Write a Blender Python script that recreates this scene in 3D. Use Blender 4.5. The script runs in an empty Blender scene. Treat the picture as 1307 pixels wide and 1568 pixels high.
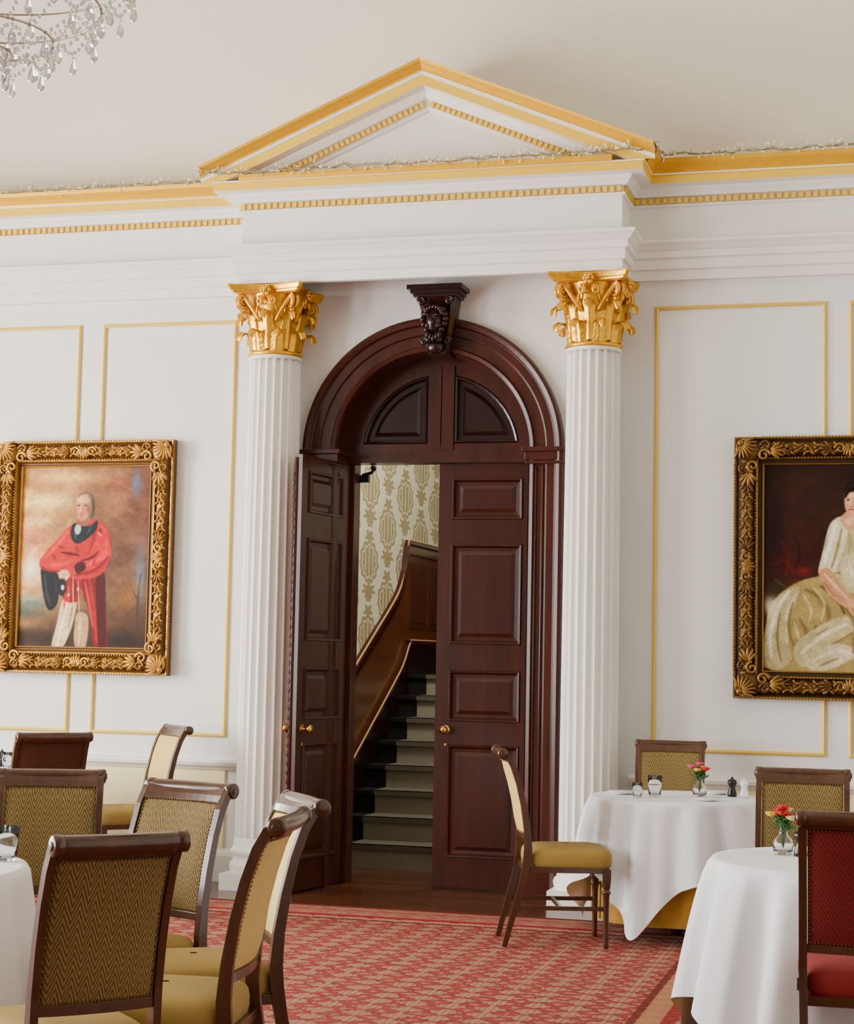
import bpy, bmesh, math, random
import numpy as np
from mathutils import Matrix, Vector
random.seed(7); rng=np.random.default_rng(3)
pi=math.pi; sin=math.sin; cos=math.cos

# ------------------------------------------------------------ materials
def lin(c):
    return tuple(((x/255)/12.92 if x/255<=.04045 else ((x/255+.055)/1.055)**2.4) for x in c)
def newmat(name):
    m=bpy.data.materials.new(name); m.use_nodes=True
    nt=m.node_tree; b=nt.nodes['Principled BSDF']; return m,nt,b
def mat(name,rgb,rough=.5,metal=0,trans=0,ior=1.45,noise=0,nscale=8,bump=0,coat=0,spec=None):
    m,nt,b=newmat(name); c=lin(rgb)
    b.inputs['Base Color'].default_value=(*c,1); b.inputs['Roughness'].default_value=rough
    b.inputs['Metallic'].default_value=metal; b.inputs['Transmission Weight'].default_value=trans
    b.inputs['IOR'].default_value=ior; b.inputs['Coat Weight'].default_value=coat
    if spec is not None: b.inputs['Specular IOR Level'].default_value=spec
    if noise or bump:
        tc=nt.nodes.new('ShaderNodeTexCoord'); n=nt.nodes.new('ShaderNodeTexNoise')
        n.inputs['Scale'].default_value=nscale; n.inputs['Detail'].default_value=4
        nt.links.new(tc.outputs['Object'],n.inputs['Vector'])
        if noise:
            mx=nt.nodes.new('ShaderNodeMix'); mx.data_type='RGBA'
            mx.inputs['A'].default_value=(*[x*(1-noise) for x in c],1)
            mx.inputs['B'].default_value=(*[min(1,x*(1+noise)) for x in c],1)
            nt.links.new(n.outputs['Fac'],mx.inputs['Factor']); nt.links.new(mx.outputs['Result'],b.inputs['Base Color'])
        if bump:
            bp=nt.nodes.new('ShaderNodeBump'); bp.inputs['Strength'].default_value=bump; bp.inputs['Distance'].default_value=.01
            nt.links.new(n.outputs['Fac'],bp.inputs['Height']); nt.links.new(bp.outputs['Normal'],b.inputs['Normal'])
    return m
def math_node(nt,op,a,b=None,c=None):
    n=nt.nodes.new('ShaderNodeMath'); n.operation=op
    for i,x in enumerate((a,b,c)):
        if x is None: continue
        if isinstance(x,(int,float)): n.inputs[i].default_value=x
        else: nt.links.new(x,n.inputs[i])
    return n.outputs[0]
def mixc(nt,f,a,b):
    mx=nt.nodes.new('ShaderNodeMix'); mx.data_type='RGBA'
    for k,x in (('Factor',f),('A',a),('B',b)):
        if isinstance(x,(int,float)): mx.inputs[k].default_value=x
        elif isinstance(x,tuple): mx.inputs[k].default_value=(*x,1)
        else: nt.links.new(x,mx.inputs[k])
    return mx.outputs['Result']
def coords(nt,out='Object'):
    tc=nt.nodes.new('ShaderNodeTexCoord'); s=nt.nodes.new('ShaderNodeSeparateXYZ')
    nt.links.new(tc.outputs[out],s.inputs[0]); return tc.outputs[out],s.outputs[0],s.outputs[1],s.outputs[2]

WHITE=mat('white_paint',(234,231,224),.55,noise=.015,nscale=2)
WALLW=mat('wall_paint',(230,229,224),.6,noise=.02,nscale=1.5)
COVE=mat('cove_plaster',(224,219,202),.8,noise=.02,nscale=1)
DADO=mat('dado_cream',(240,228,176),.6)
GOLD=mat('gilding',(224,170,24),.38,metal=.3,noise=.14,nscale=30,bump=.15)
GOLDC=mat('capital_gilding',(226,168,36),.3,metal=.65,noise=.25,nscale=30,bump=.25)
GOLDP=mat('gold_paint',(234,192,50),.5,metal=.1,noise=.08,nscale=12)
GOLDL=mat('gold_line',(222,188,84),.5,metal=.1)
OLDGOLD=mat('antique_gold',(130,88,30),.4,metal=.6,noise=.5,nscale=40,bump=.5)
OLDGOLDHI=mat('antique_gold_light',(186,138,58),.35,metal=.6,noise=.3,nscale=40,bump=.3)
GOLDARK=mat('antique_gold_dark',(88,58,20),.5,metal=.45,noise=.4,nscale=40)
BRASS=mat('brass',(214,170,80),.2,metal=1)
CLOTH=mat('white_tablecloth',(232,233,238),.8,noise=.015,nscale=6,bump=.02)
UCLOTH=mat('gold_undercloth',(170,126,44),.8,noise=.1,nscale=20)
PORC=mat('porcelain',(240,240,238),.2)
GLASS=mat('clear_glass',(250,252,252),.02,trans=1,ior=1.45)
CRYST=mat('crystal',(226,224,220),.04,trans=.75,ior=1.55,spec=.9)
BLACK=mat('black_grinder',(22,22,24),.25)
PETR=mat('petal_red',(200,14,20),.6); PETP=mat('petal_pink',(220,70,120),.6); PETY=mat('petal_yellow',(236,190,30),.6); PETG=mat('petal_cream',(216,204,130),.6)
LEAF=mat('leaf_green',(46,96,28),.5)
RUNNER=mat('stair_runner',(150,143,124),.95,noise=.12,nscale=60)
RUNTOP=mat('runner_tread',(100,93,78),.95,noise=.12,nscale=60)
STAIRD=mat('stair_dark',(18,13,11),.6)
WIRE=mat('fairy_wire',(150,144,104),.4); TIP=mat('fairy_tip',(246,240,204),.3)
CANDLE=mat('candle_cream',(240,232,210),.5)
NAIL=mat('nailheads',(110,80,36),.3,metal=.8)

def wood(name,dark,light,rough=.25,scale=6,coat=.3,axis=2,spec=.5):
    m,nt,b=newmat(name); v,x,y,z=coords(nt)
    mp=nt.nodes.new('ShaderNodeMapping'); nt.links.new(v,mp.inputs['Vector'])
    s=[scale*3]*3; s[axis]=scale*.25; mp.inputs['Scale'].default_value=s
    n=nt.nodes.new('ShaderNodeTexNoise'); n.inputs['Scale'].default_value=1; n.inputs['Detail'].default_value=5; n.inputs['Distortion'].default_value=.6
    nt.links.new(mp.outputs[0],n.inputs['Vector'])
    nt.links.new(mixc(nt,n.outputs['Fac'],lin(dark),lin(light)),b.inputs['Base Color'])
    b.inputs['Roughness'].default_value=rough; b.inputs['Coat Weight'].default_value=coat; b.inputs['Coat Roughness'].default_value=.12
    b.inputs['Specular IOR Level'].default_value=spec
    return m
MAHOG=wood('mahogany',(26,8,3),(80,30,14),.28,5,coat=.1,spec=.34)
MAHOGD=wood('mahogany_dark',(20,6,3),(46,17,8),.26,6,coat=.12,spec=.34)
OAK=wood('dado_wood',(68,30,10),(112,60,26),.3,4,axis=1)
CHWOOD=wood('walnut_frame',(38,19,8),(88,50,24),.28,10,coat=.25,spec=.4)

def fabric(name,a,bcol,k=38.):
    m,nt,b=newmat(name); v,x,y,z=coords(nt)
    zz=math_node(nt,'PINGPONG',math_node(nt,'ADD',x,5.0),.024)
    w=math_node(nt,'ADD',math_node(nt,'ADD',z,math_node(nt,'MULTIPLY',y,.7)),math_node(nt,'MULTIPLY',zz,1.7))
    f=math_node(nt,'PINGPONG',math_node(nt,'ADD',w,5.0),.009)
    f=math_node(nt,'MULTIPLY',f,1/.009)
    f=math_node(nt,'SMOOTH_MIN',math_node(nt,'MAXIMUM',math_node(nt,'MULTIPLY_ADD',f,2.,-.5),0),1,.1)
    nt.links.new(mixc(nt,f,lin(a),lin(bcol)),b.inputs['Base Color'])
    b.inputs['Roughness'].default_value=.8; b.inputs['Specular IOR Level'].default_value=.3
    bp=nt.nodes.new('ShaderNodeBump'); bp.inputs['Strength'].default_value=.3; bp.inputs['Distance'].default_value=.002
    nt.links.new(f,bp.inputs['Height']); nt.links.new(bp.outputs['Normal'],b.inputs['Normal'])
    return m
FOLIVE=fabric('herringbone_gold',(84,66,30),(136,114,62))
FRED=fabric('herringbone_red',(80,8,6),(114,18,12))
FBROWN=fabric('herringbone_brown',(56,28,14),(90,50,26))
PLAIN=mat('plain_gold_fabric',(200,170,98),.7,noise=.06,nscale=80)
SEATG=mat('seat_gold_fabric',(146,120,54),.75,noise=.1,nscale=90)
SEATR=mat('seat_red_fabric',(124,16,14),.75,noise=.1,nscale=90)

def floor_mat():
    m,nt,b=newmat('floor_boards'); v,x,y,z=coords(nt)
    br=nt.nodes.new('ShaderNodeTexBrick'); nt.links.new(v,br.inputs['Vector'])
    br.inputs['Scale'].default_value=1; br.inputs['Brick Width'].default_value=1.8; br.inputs['Row Height'].default_value=.13
    br.inputs['Mortar Size'].default_value=.003; br.offset=.37
    br.inputs['Color1'].default_value=(*lin((110,62,38)),1); br.inputs['Color2'].default_value=(*lin((86,46,28)),1); br.inputs['Mortar'].default_value=(*lin((30,14,8)),1)
    n=nt.nodes.new('ShaderNodeTexNoise'); n.inputs['Scale'].default_value=5
    mp=nt.nodes.new('ShaderNodeMapping'); mp.inputs['Scale'].default_value=(.6,6,1); nt.links.new(v,mp.inputs[0]); nt.links.new(mp.outputs[0],n.inputs['Vector'])
    mx=nt.nodes.new('ShaderNodeMix'); mx.data_type='RGBA'; mx.blend_type='MULTIPLY'; mx.inputs['Factor'].default_value=.5
    nt.links.new(br.outputs['Color'],mx.inputs['A']); nt.links.new(n.outputs['Fac'],mx.inputs['B'])
    nt.links.new(mx.outputs['Result'],b.inputs['Base Color']); b.inputs['Roughness'].default_value=.22
    return m
FLOORM=floor_mat()
def carpet_mat():
    m,nt,b=newmat('carpet_pattern'); v,x,y,z=coords(nt)
    px,py=.085,.07
    noi=nt.nodes.new('ShaderNodeTexNoise'); noi.inputs['Scale'].default_value=36; noi.inputs['Detail'].default_value=3
    nt.links.new(v,noi.inputs['Vector'])
    u=math_node(nt,'PINGPONG',math_node(nt,'ADD',x,20.),px); w=math_node(nt,'PINGPONG',math_node(nt,'ADD',y,20.),py)
    d=math_node(nt,'ADD',math_node(nt,'MULTIPLY',u,1/px),math_node(nt,'MULTIPLY',w,1/py))
    dd=math_node(nt,'ADD',d,math_node(nt,'MULTIPLY_ADD',noi.outputs['Fac'],1.6,-.8))
    fx=math_node(nt,'GREATER_THAN',math_node(nt,'PINGPONG',math_node(nt,'ADD',x,20),.015),.008)
    fy=math_node(nt,'GREATER_THAN',math_node(nt,'PINGPONG',math_node(nt,'ADD',y,20),.017),.009)
    inner=math_node(nt,'LESS_THAN',dd,.98)
    base=mixc(nt,math_node(nt,'MULTIPLY',fx,fy),lin((174,134,108)),lin((148,76,66)))
    mo=mixc(nt,math_node(nt,'MULTIPLY',fy,.9),lin((144,34,42)),lin((158,72,64)))
    c=mixc(nt,inner,base,mo)
    core=math_node(nt,'LESS_THAN',dd,.3); c=mixc(nt,core,c,lin((168,124,98)))
    edge=math_node(nt,'COMPARE',dd,1.0,.07); c=mixc(nt,edge,c,lin((96,42,36)))
    big_=nt.nodes.new('ShaderNodeTexNoise'); big_.inputs['Scale'].default_value=2.2; nt.links.new(v,big_.inputs['Vector'])
    c=mixc(nt,math_node(nt,'MULTIPLY',big_.outputs['Fac'],.45),c,lin((142,82,66)))
    def band(a,w): return math_node(nt,'COMPARE',y,a,w)
    c=mixc(nt,math_node(nt,'MULTIPLY',band(-1.06,.2),.55),c,lin((164,110,90)))
    for a,w_,col in ((-.90,.03,(98,32,30)),(-1.04,.012,(126,52,46)),(-1.26,.03,(160,22,42)),(-1.34,.014,(186,150,118)),(-1.40,.012,(102,40,34))):
        c=mixc(nt,band(a,w_),c,lin(col))
    def bandx(a,w): return math_node(nt,'COMPARE',x,a,w)
    for a,w_,col in ((2.02,.05,(172,120,88)),(1.95,.018,(98,34,30)),(2.10,.03,(138,32,38)),(2.2,.02,(180,140,104)),(2.3,.05,(158,102,76))):
        c=mixc(nt,math_node(nt,'MULTIPLY',bandx(a,w_),.8),c,lin(col))
    big=nt.nodes.new('ShaderNodeTexNoise'); big.inputs['Scale'].default_value=120; nt.links.new(v,big.inputs['Vector'])
    mx=nt.nodes.new('ShaderNodeMix'); mx.data_type='RGBA'; mx.blend_type='MULTIPLY'; mx.inputs['Factor'].default_value=.35
    nt.links.new(c,mx.inputs['A']); nt.links.new(big.outputs['Fac'],mx.inputs['B'])
    nt.links.new(mx.outputs['Result'],b.inputs['Base Color']); b.inputs['Roughness'].default_value=.95
    b.inputs['Specular IOR Level'].default_value=.1
    return m
CARPET=carpet_mat()
def wallpaper():
    m,nt,b=newmat('damask_wallpaper'); v,x,y,z=coords(nt)
    P,H=.98,.58
    def med(oy,oz):
        u=math_node(nt,'SUBTRACT',math_node(nt,'MODULO',math_node(nt,'ADD',y,20+oy),P*1.0),P/2)
        w=math_node(nt,'SUBTRACT',math_node(nt,'MODULO',math_node(nt,'ADD',z,20+oz),H),H/2)
        def rad(cy,cz_,ry_,rz_,k,amp):
            uu=math_node(nt,'MULTIPLY',math_node(nt,'ADD',u,-cy),1/ry_); ww=math_node(nt,'MULTIPLY',math_node(nt,'ADD',w,-cz_),1/rz_)
            r=math_node(nt,'SQRT',math_node(nt,'ADD',math_node(nt,'MULTIPLY',uu,uu),math_node(nt,'MULTIPLY',ww,ww)))
            a=math_node(nt,'ARCTAN2',ww,uu)
            return math_node(nt,'ADD',r,math_node(nt,'MULTIPLY',math_node(nt,'SINE',math_node(nt,'MULTIPLY',a,float(k))),amp)),uu
        r,uu=rad(0,.02,.24,.165,11,.06)
        body=math_node(nt,'LESS_THAN',r,1.0)
        ring=math_node(nt,'COMPARE',r,.76,.06)
        core=math_node(nt,'LESS_THAN',math_node(nt,'ABSOLUTE',math_node(nt,'SINE',math_node(nt,'MULTIPLY',uu,8.))),.4)
        core=math_node(nt,'MULTIPLY',core,math_node(nt,'LESS_THAN',r,.62))
        holes=math_node(nt,'MAXIMUM',ring,core)
        f=math_node(nt,'MULTIPLY',body,math_node(nt,'SUBTRACT',1,math_node(nt,'MULTIPLY',holes,.75)))
        for (a,b_,c_,d_,k) in ((0,.215,.11,.05,5),(0,-.205,.16,.06,7),(0,-.27,.06,.03,3)):
            q,_=rad(a,b_,c_,d_,k,.25); f=math_node(nt,'MAXIMUM',f,math_node(nt,'LESS_THAN',q,.9))
        return f
    f=math_node(nt,'MAXIMUM',med(.1,.1),med(.1+P/2,.1+H/2))
    f=math_node(nt,'MULTIPLY',f,.8)
    nt.links.new(mixc(nt,f,lin((220,214,188)),lin((138,118,54))),b.inputs['Base Color']); b.inputs['Roughness'].default_value=.5
    return m
WPAPER=wallpaper()
def attrmat():
    m,nt,b=newmat('oil_painting'); a=nt.nodes.new('ShaderNodeAttribute'); a.attribute_name='Col'
    nt.links.new(a.outputs['Color'],b.inputs['Base Color']); b.inputs['Roughness'].default_value=.5; b.inputs['Specular IOR Level'].default_value=.15
    return m
PAINT=attrmat()

# ------------------------------------------------------------ mesh builder
class MB:
    def __init__(s): s.v=[];s.f=[];s.m=[];s.s=[]
    def add(s,vs,fs,mt=0,smooth=False,M=None):
        b=len(s.v)
        if M is not None: s.v.extend(tuple(M@Vector(v)) for v in vs)
        else: s.v.extend(tuple(v) for v in vs)
        for f in fs: s.f.append([b+i for i in f]); s.m.append(mt); s.s.append(smooth)
    def box(s,x0,x1,y0,y1,z0,z1,mt=0,M=None):
        vs=[(x,y,z) for x in (x0,x1) for y in (y0,y1) for z in (z0,z1)]
        s.add(vs,[(0,1,3,2),(4,6,7,5),(0,4,5,1),(2,3,7,6),(0,2,6,4),(1,5,7,3)],mt,False,M)
    def grid(s,rows,mt=0,smooth=True,cu=False,cv=False,M=None,cap=False):
        n=len(rows);k=len(rows[0]); vs=[p for r in rows for p in r]; fs=[]
        for i in range(n if cv else n-1):
            for j in range(k if cu else k-1):
                a=i*k+j;b=i*k+(j+1)%k;c=((i+1)%n)*k+(j+1)%k;d=((i+1)%n)*k+j
                fs.append((a,b,c,d))
        s.add(vs,fs,mt,smooth,M)
        if cap:
            s.add(rows[0],[tuple(range(k))],mt,False,M); s.add(rows[-1],[tuple(range(k))],mt,False,M)
    def lathe(s,prof,n=20,mt=0,c=(0,0,0),smooth=True,M=None,sx=1,sy=1):
        rows=[[(c[0]+max(r,1e-4)*cos(2*pi*i/n)*sx,c[1]+max(r,1e-4)*sin(2*pi*i/n)*sy,c[2]+z) for i in range(n)] for r,z in prof]
        s.grid(rows,mt,smooth,cu=True,M=M)
    def ball(s,c,r,mt=0,nu=10,nv=7,M=None):
        if not hasattr(r,'__len__'): r=(r,r,r)
        rows=[[(c[0]+r[0]*max(sin(pi*j/nv),1e-3)*cos(2*pi*i/nu),c[1]+r[1]*max(sin(pi*j/nv),1e-3)*sin(2*pi*i/nu),c[2]+r[2]*cos(pi*j/nv)) for i in range(nu)] for j in range(nv+1)]
        s.grid(rows,mt,True,cu=True,M=M)
    def tube(s,pts,r,mt=0,n=8,M=None,closed=False,cap=True):
        pts=[Vector(p) for p in pts]; N=len(pts); rr=r if hasattr(r,'__len__') else [r]*N
        rows=[]; ref=None
        for i,p in enumerate(pts):
            if closed: t=pts[(i+1)%N]-pts[i-1]
            else: t=pts[min(i+1,N-1)]-pts[max(i-1,0)]
            if t.length<1e-9: t=Vector((0,0,1))
            t.normalize()
            if ref is None: ref=Vector((0,0,1)) if abs(t.z)<.9 else Vector((1,0,0))
            a=(ref-t*ref.dot(t))
            if a.length<1e-4: a=t.orthogonal()
            a.normalize(); b=t.cross(a); ref=a
            rows.append([p+(a*cos(2*pi*k/n)+b*sin(2*pi*k/n))*rr[i] for k in range(n)])
        s.grid(rows,mt,True,cu=True,cv=closed,M=M)
        if cap and not closed:
            s.add(rows[0],[tuple(range(n))],mt,False,M); s.add(rows[-1],[tuple(range(n))],mt,False,M)
    def rsweep(s,pts,side,w,d,mt=0,M=None):
        pts=[Vector(p) for p in pts]; side=Vector(side).normalized(); N=len(pts); rows=[]
        W=w if hasattr(w,'__len__') else [w]*N; D=d if hasattr(d,'__len__') else [d]*N
        for i,p in enumerate(pts):
            t=(pts[min(i+1,N-1)]-pts[max(i-1,0)]).normalized(); nn=t.cross(side).normalized()
            a=side*W[i]/2; b=nn*D[i]/2
            rows.append([p+a+b,p-a+b,p-a-b,p+a-b])
        s.grid(rows,mt,False,cu=True,M=M,cap=True)
    def build(s,name,mats,loc=(0,0,0),rot=0,bevel=0,parent=None,subsurf=0,scale=1):
        me=bpy.data.meshes.new(name); me.from_pydata(s.v,[],s.f)
        for m in mats: me.materials.append(m)
        me.polygons.foreach_set('material_index',s.m); me.polygons.foreach_set('use_smooth',s.s)
        bm=bmesh.new(); bm.from_mesh(me); bmesh.ops.remove_doubles(bm,verts=bm.verts,dist=1e-5); bmesh.ops.recalc_face_normals(bm,faces=bm.faces); bm.to_mesh(me); bm.free()
        o=bpy.data.objects.new(name,me); bpy.context.scene.collection.objects.link(o)
        o.location=loc; o.rotation_euler=(0,0,rot); o.scale=(scale,)*3 if not hasattr(scale,'__len__') else scale
        if bevel:
            b=o.modifiers.new('bevel','BEVEL'); b.width=bevel; b.segments=2; b.limit_method='ANGLE'; b.angle_limit=math.radians(50)
        if parent: o.parent=parent
        return o
def mitre_path(mb,path,prof,mats_idx,smooth=False,z0=0):
    n=len(path); P=[Vector(p) for p in path]; rows=[]
    for i in range(n):
        def nrm(a,b):
            t=(b-a).normalized(); return Vector((t.y,-t.x))
        if i==0: o=nrm(P[0],P[1])
        elif i==n-1: o=nrm(P[-2],P[-1])
        else:
            a=nrm(P[i-1],P[i]); b=nrm(P[i],P[i+1]); o=(a+b)/(1+a.dot(b))
        rows.append([(P[i].x+o.x*d,P[i].y+o.y*d,z0+z) for d,z in prof])
    for j in range(len(prof)-1):
        mb.grid([[r[j],r[j+1]] for r in rows],mats_idx[j] if hasattr(mats_idx,'__len__') else mats_idx,smooth)
    for r in (rows[0],rows[-1]): mb.add(r,[tuple(range(len(r)))],0)

# ------------------------------------------------------------ room shell
XL,XR,YB=-5.6,6.2,-14.0
PX0,PX1,PY=-1.17,1.29,-.36
cx,cz=.02,2.87
mb=MB(); R=.80; WT=.36; TOP=4.8
mb.box(XL,cx-R,0,WT,0,TOP); mb.box(cx+R,XR,0,WT,0,TOP)
n=32; arc=[(cx-R*cos(pi*i/n),cz+R*sin(pi*i/n)) for i in range(n+1)]
for y in (0,WT):
    mb.grid([[(x,y,z),(x,y,TOP)] for x,z in arc],0,False)
mb.grid([[(x,0,z),(x,WT,z)] for x,z in arc],0,False)
wall_back=mb.build('wall_back',[WALLW])
mb=MB(); mb.box(XL,PX0-.2,-.012,0,0,.76); mb.box(PX1+.2,XR,-.012,0,0,.76); mb.build('trim_dado_panels',[DADO])
mb=MB()
for a,b in ((XL,-1.2),(1.35,XR)):
    mitre_path(mb,[(a,0),(b,0)],[(0,.735),(.02,.735),(.03,.75),(.05,.765),(.055,.785),(.04,.80),(0,.805)],0)
mb.build('trim_chair_rail',[WHITE])
mb=MB()
for a,b in ((XL,-.95),(1.0,XR)):
    mitre_path(mb,[(a,0),(b,0)],[(0,0),(.035,0),(.035,.17),(.028,.19),(.02,.2),(.012,.215),(0,.215)],0)
mb.build('baseboard_back',[WHITE])
def panel(mb,x0,x1,z0,z1,w=.024,d=.018):
    prof=[(-w/2,0),(-w/2,d*.6),(0,d),(w/2,d*.6),(w/2,0)]
    cs=[(x0,z0,1,1),(x1,z0,-1,1),(x1,z1,-1,-1),(x0,z1,1,-1)]
    rows=[[(x+sx*a,-b,z+sz*a) for a,b in prof] for x,z,sx,sz in cs]
    mb.grid(rows,0,False,cv=True)
mb=MB()
for a in ((-3.75,-2.55),(-2.36,-1.385),(1.50,2.55),(2.71,3.72),(3.9,4.95),(-4.95,-3.92)): panel(mb,a[0],a[1],.965,3.775)
mb.build('trim_panel_mouldings',[GOLDL])

path=[(XL,0),(PX0,0),(PX0,PY),(PX1,PY),(PX1,0),(XR,0)]
prof=[(0,3.95),(.045,3.95),(.045,4.01),(.065,4.018),(.065,4.08),(.085,4.088),(.085,4.13),(.095,4.135),(.115,4.16),(.135,4.175),(.135,4.195),(.04,4.20),
      (.04,4.42),(.055,4.425),(.06,4.432),(.06,4.44),(.045,4.44),(.045,4.482),(.075,4.488),(.085,4.505),(.105,4.525),(.11,4.54),(.19,4.543),(.19,4.59),(.20,4.595),(.20,4.605),(0,4.61)]
mi=[0]*(len(prof)-1); mi[22]=1; mi[23]=1
mb=MB(); mitre_path(mb,path,prof,mi)
mb.build('trim_entablature',[WHITE,GOLDP])
cy=[(.0,4.605),(.20,4.605),(.205,4.615),(.225,4.635),(.245,4.65),(.26,4.66),(.265,4.685),(0,4.69)]
mb=MB()
mitre_path(mb,[(XL,0),(PX0,0),(PX0,PY-.1)],cy,0); mitre_path(mb,[(PX1,PY-.1),(PX1,0),(XR,0)],cy,0)
mb.build('trim_gilt_cornice',[GOLD])
mb=MB()
def dent(ax,a,b,fix,sgn):
    k=int(round((b-a)/.045)); st=(b-a)/k
    for i in range(k):
        c=a+(i+.5)*st
        if ax=='x': mb.box(c-.0135,c+.0135,fix-.022,fix+.002,4.443,4.479)
        else: mb.box(fix-.002*sgn,fix+.022*sgn,c-.0135,c+.0135,4.443,4.479)
dent('x',XL,PX0-.06,-.045,1); dent('x',PX0-.045,PX1+.045,PY-.045,1); dent('x',PX1+.06,XR,-.045,1)
dent('y',PY-.03,-.07,PX0-.045,-1); dent('y',PY-.03,-.07,PX1+.045,1)
mb.build('trim_gilt_dentils',[GOLDP])

mb=MB(); AX,AZ=.055,5.325; LX,RX,EZ=-1.445,1.555,4.695; BZ=4.605
sl=(AZ-EZ)/(AX-LX)
rp=[(0,0),(.265,0),(.26,.018),(.24,.03),(.225,.042),(.205,.056),(.205,.068),(.198,.072),(.198,.088),(.19,.09),(.19,.155),(.11,.158),(.105,.175),(.085,.2),(.075,.21),(.045,.215),(.045,.255),(.03,.258),(.02,.275),(0,.28)]
rm=[1,1,1,1,1,1,0,0,0,2,0,0,0,0,0,0,0,0,0]
rm[9]=2
def endpt(xe,sg,d,h):
    z=EZ-h; x=xe
    if z<BZ: x=xe+sg*(BZ-z)/sl; z=BZ
    return (x,PY-d,z)
rl=[endpt(LX,1,d,h) for d,h in rp]; ra=[(AX,PY-d,AZ-h) for d,h in rp]; rr=[endpt(RX,-1,d,h) for d,h in rp]
for j in range(len(rp)-1):
    mb.grid([[rl[j],rl[j+1]],[ra[j],ra[j+1]],[rr[j],rr[j+1]]],rm[j],False)
mb.grid([[ (LX,PY,EZ),(LX,.0,EZ)],[(AX,PY,AZ),(AX,.25,AZ)],[(RX,PY,EZ),(RX,0,EZ)]],0,False)
mb.add([(LX+.1,PY,BZ),(RX-.1,PY,BZ),(AX,PY,AZ-.02)],[(0,1,2)],0)
for sg in (-1,1):
    xe=LX if sg<0 else RX
    ang=math.atan(sl)
    k=30
    xs=xe-sg*(.25-(EZ-BZ))/sl-sg*.03; step=(AX-xs)/ (k+0.5)
    for i in range(k):
        xc=xs+step*(i+.5); zc=EZ+sl*abs(xc-xe)-.234
        M=Matrix.Translation((xc,PY-.045,zc))@Matrix.Rotation(sg*ang,4,'Y')
        mb.box(-.012,.012,-.020,.002,-.017,.017,2,M)
mb.build('trim_pediment',[WHITE,GOLD,GOLDP])
mb=MB(); mitre_path(mb,[(PX0,PY),(PX1,PY)],[(.19,4.6),(.215,4.600),(.222,4.615),(.222,4.638),(.19,4.642),(0,4.642)],0); mb.build('trim_pediment_base',[GOLD])

mb=MB(); ry,rz=2.4,2.3; rows=[]
for i in range(17):
    t=pi/2*i/16; rows.append([(XL,-ry*(1-cos(t)),4.68+rz*sin(t)),(XR,-ry*(1-cos(t)),4.68+rz*sin(t))])
mb.grid(rows,0,True); mb.build('ceiling_cove',[COVE])
mb=MB(); mb.box(XL,XR,YB,-ry,4.68+rz,4.68+rz+.1); mb.build('ceiling',[COVE])
mb=MB(); mb.box(XL,XR,YB,0.36,-.1,0); mb.box(-1.0,1.6,.36,5.2,-.1,0); mb.build('floor',[FLOORM])
mb=MB(); mb.box(-5.2,5.9,YB+.2,-.88,0,.008); mb.build('carpet',[CARPET])
mb=MB(); wins=[(-3.6,-2.0),(-6.6,-5.0),(-9.6,-8.0),(-12.6,-11.0)]
zs0,zs1=.7,4.2; prev=0.0
for a,b in wins:
    mb.box(XL-.3,XL,b,prev,0,7.1); mb.box(XL-.3,XL,a,b,0,zs0); mb.box(XL-.3,XL,a,b,zs1,7.1); prev=a
mb.box(XL-.3,XL,YB,prev,0,7.1); mb.build('wall_left',[WALLW])
for i,(a,b) in enumerate(wins):
    mb=MB()
    mb.box(XL-.2,XL-.12,a,a+.07,zs0,zs1); mb.box(XL-.2,XL-.12,b-.07,b,zs0,zs1)
    for k in range(1,3): mb.box(XL-.18,XL-.14,a+(b-a)*k/3-.02,a+(b-a)*k/3+.02,zs0,zs1)
    for k in range(0,7): mb.box(XL-.185,XL-.135,a,b,zs0+(zs1-zs0)*k/6-.02,zs0+(zs1-zs0)*k/6+.02)
    mb.build('window_%d'%(i+1),[WHITE])
mb=MB(); mb.box(XR,XR+.2,YB,0.36,0,7.1); mb.build('wall_right',[WALLW])

# ------------------------------------------------------------ columns
def leaf(mb,ang,rb,z0,h,w,curl,mt=0,c=(0,0)):
    rows=[]; N=14
    for i in range(N+1):
        t=i/N
        if t<.72: r=rb(z0+t*h/.72*.9)+.014+.03*t; z=z0+h*t/.72
        else:
            a=(t-.72)/.28*pi*1.1; r=rb(z0+h)+.014+.0216+curl*(1-cos(a))/2*1.3; z=z0+h+curl*.55*sin(a)-curl*.3*(a/pi)
        ww=w*(1-.30*t)*(.74+.34*abs(sin(t*pi*5)))*(1 if t<.85 else .8-.9*(t-.85)/.15*.5)
        row=[]
        for k in range(9):
            u=(k-4)/4; da=u*ww/(2*max(r,.1)); rr=r-.026*abs(u)**1.5+(.008 if k%2 else -.004)+(.006 if k==4 else 0)
            row.append((c[0]+rr*sin(ang+da),c[1]-rr*cos(ang+da),z-.012*abs(u)))
        rows.append(row)
    mb.grid(rows,mt,True)
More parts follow.
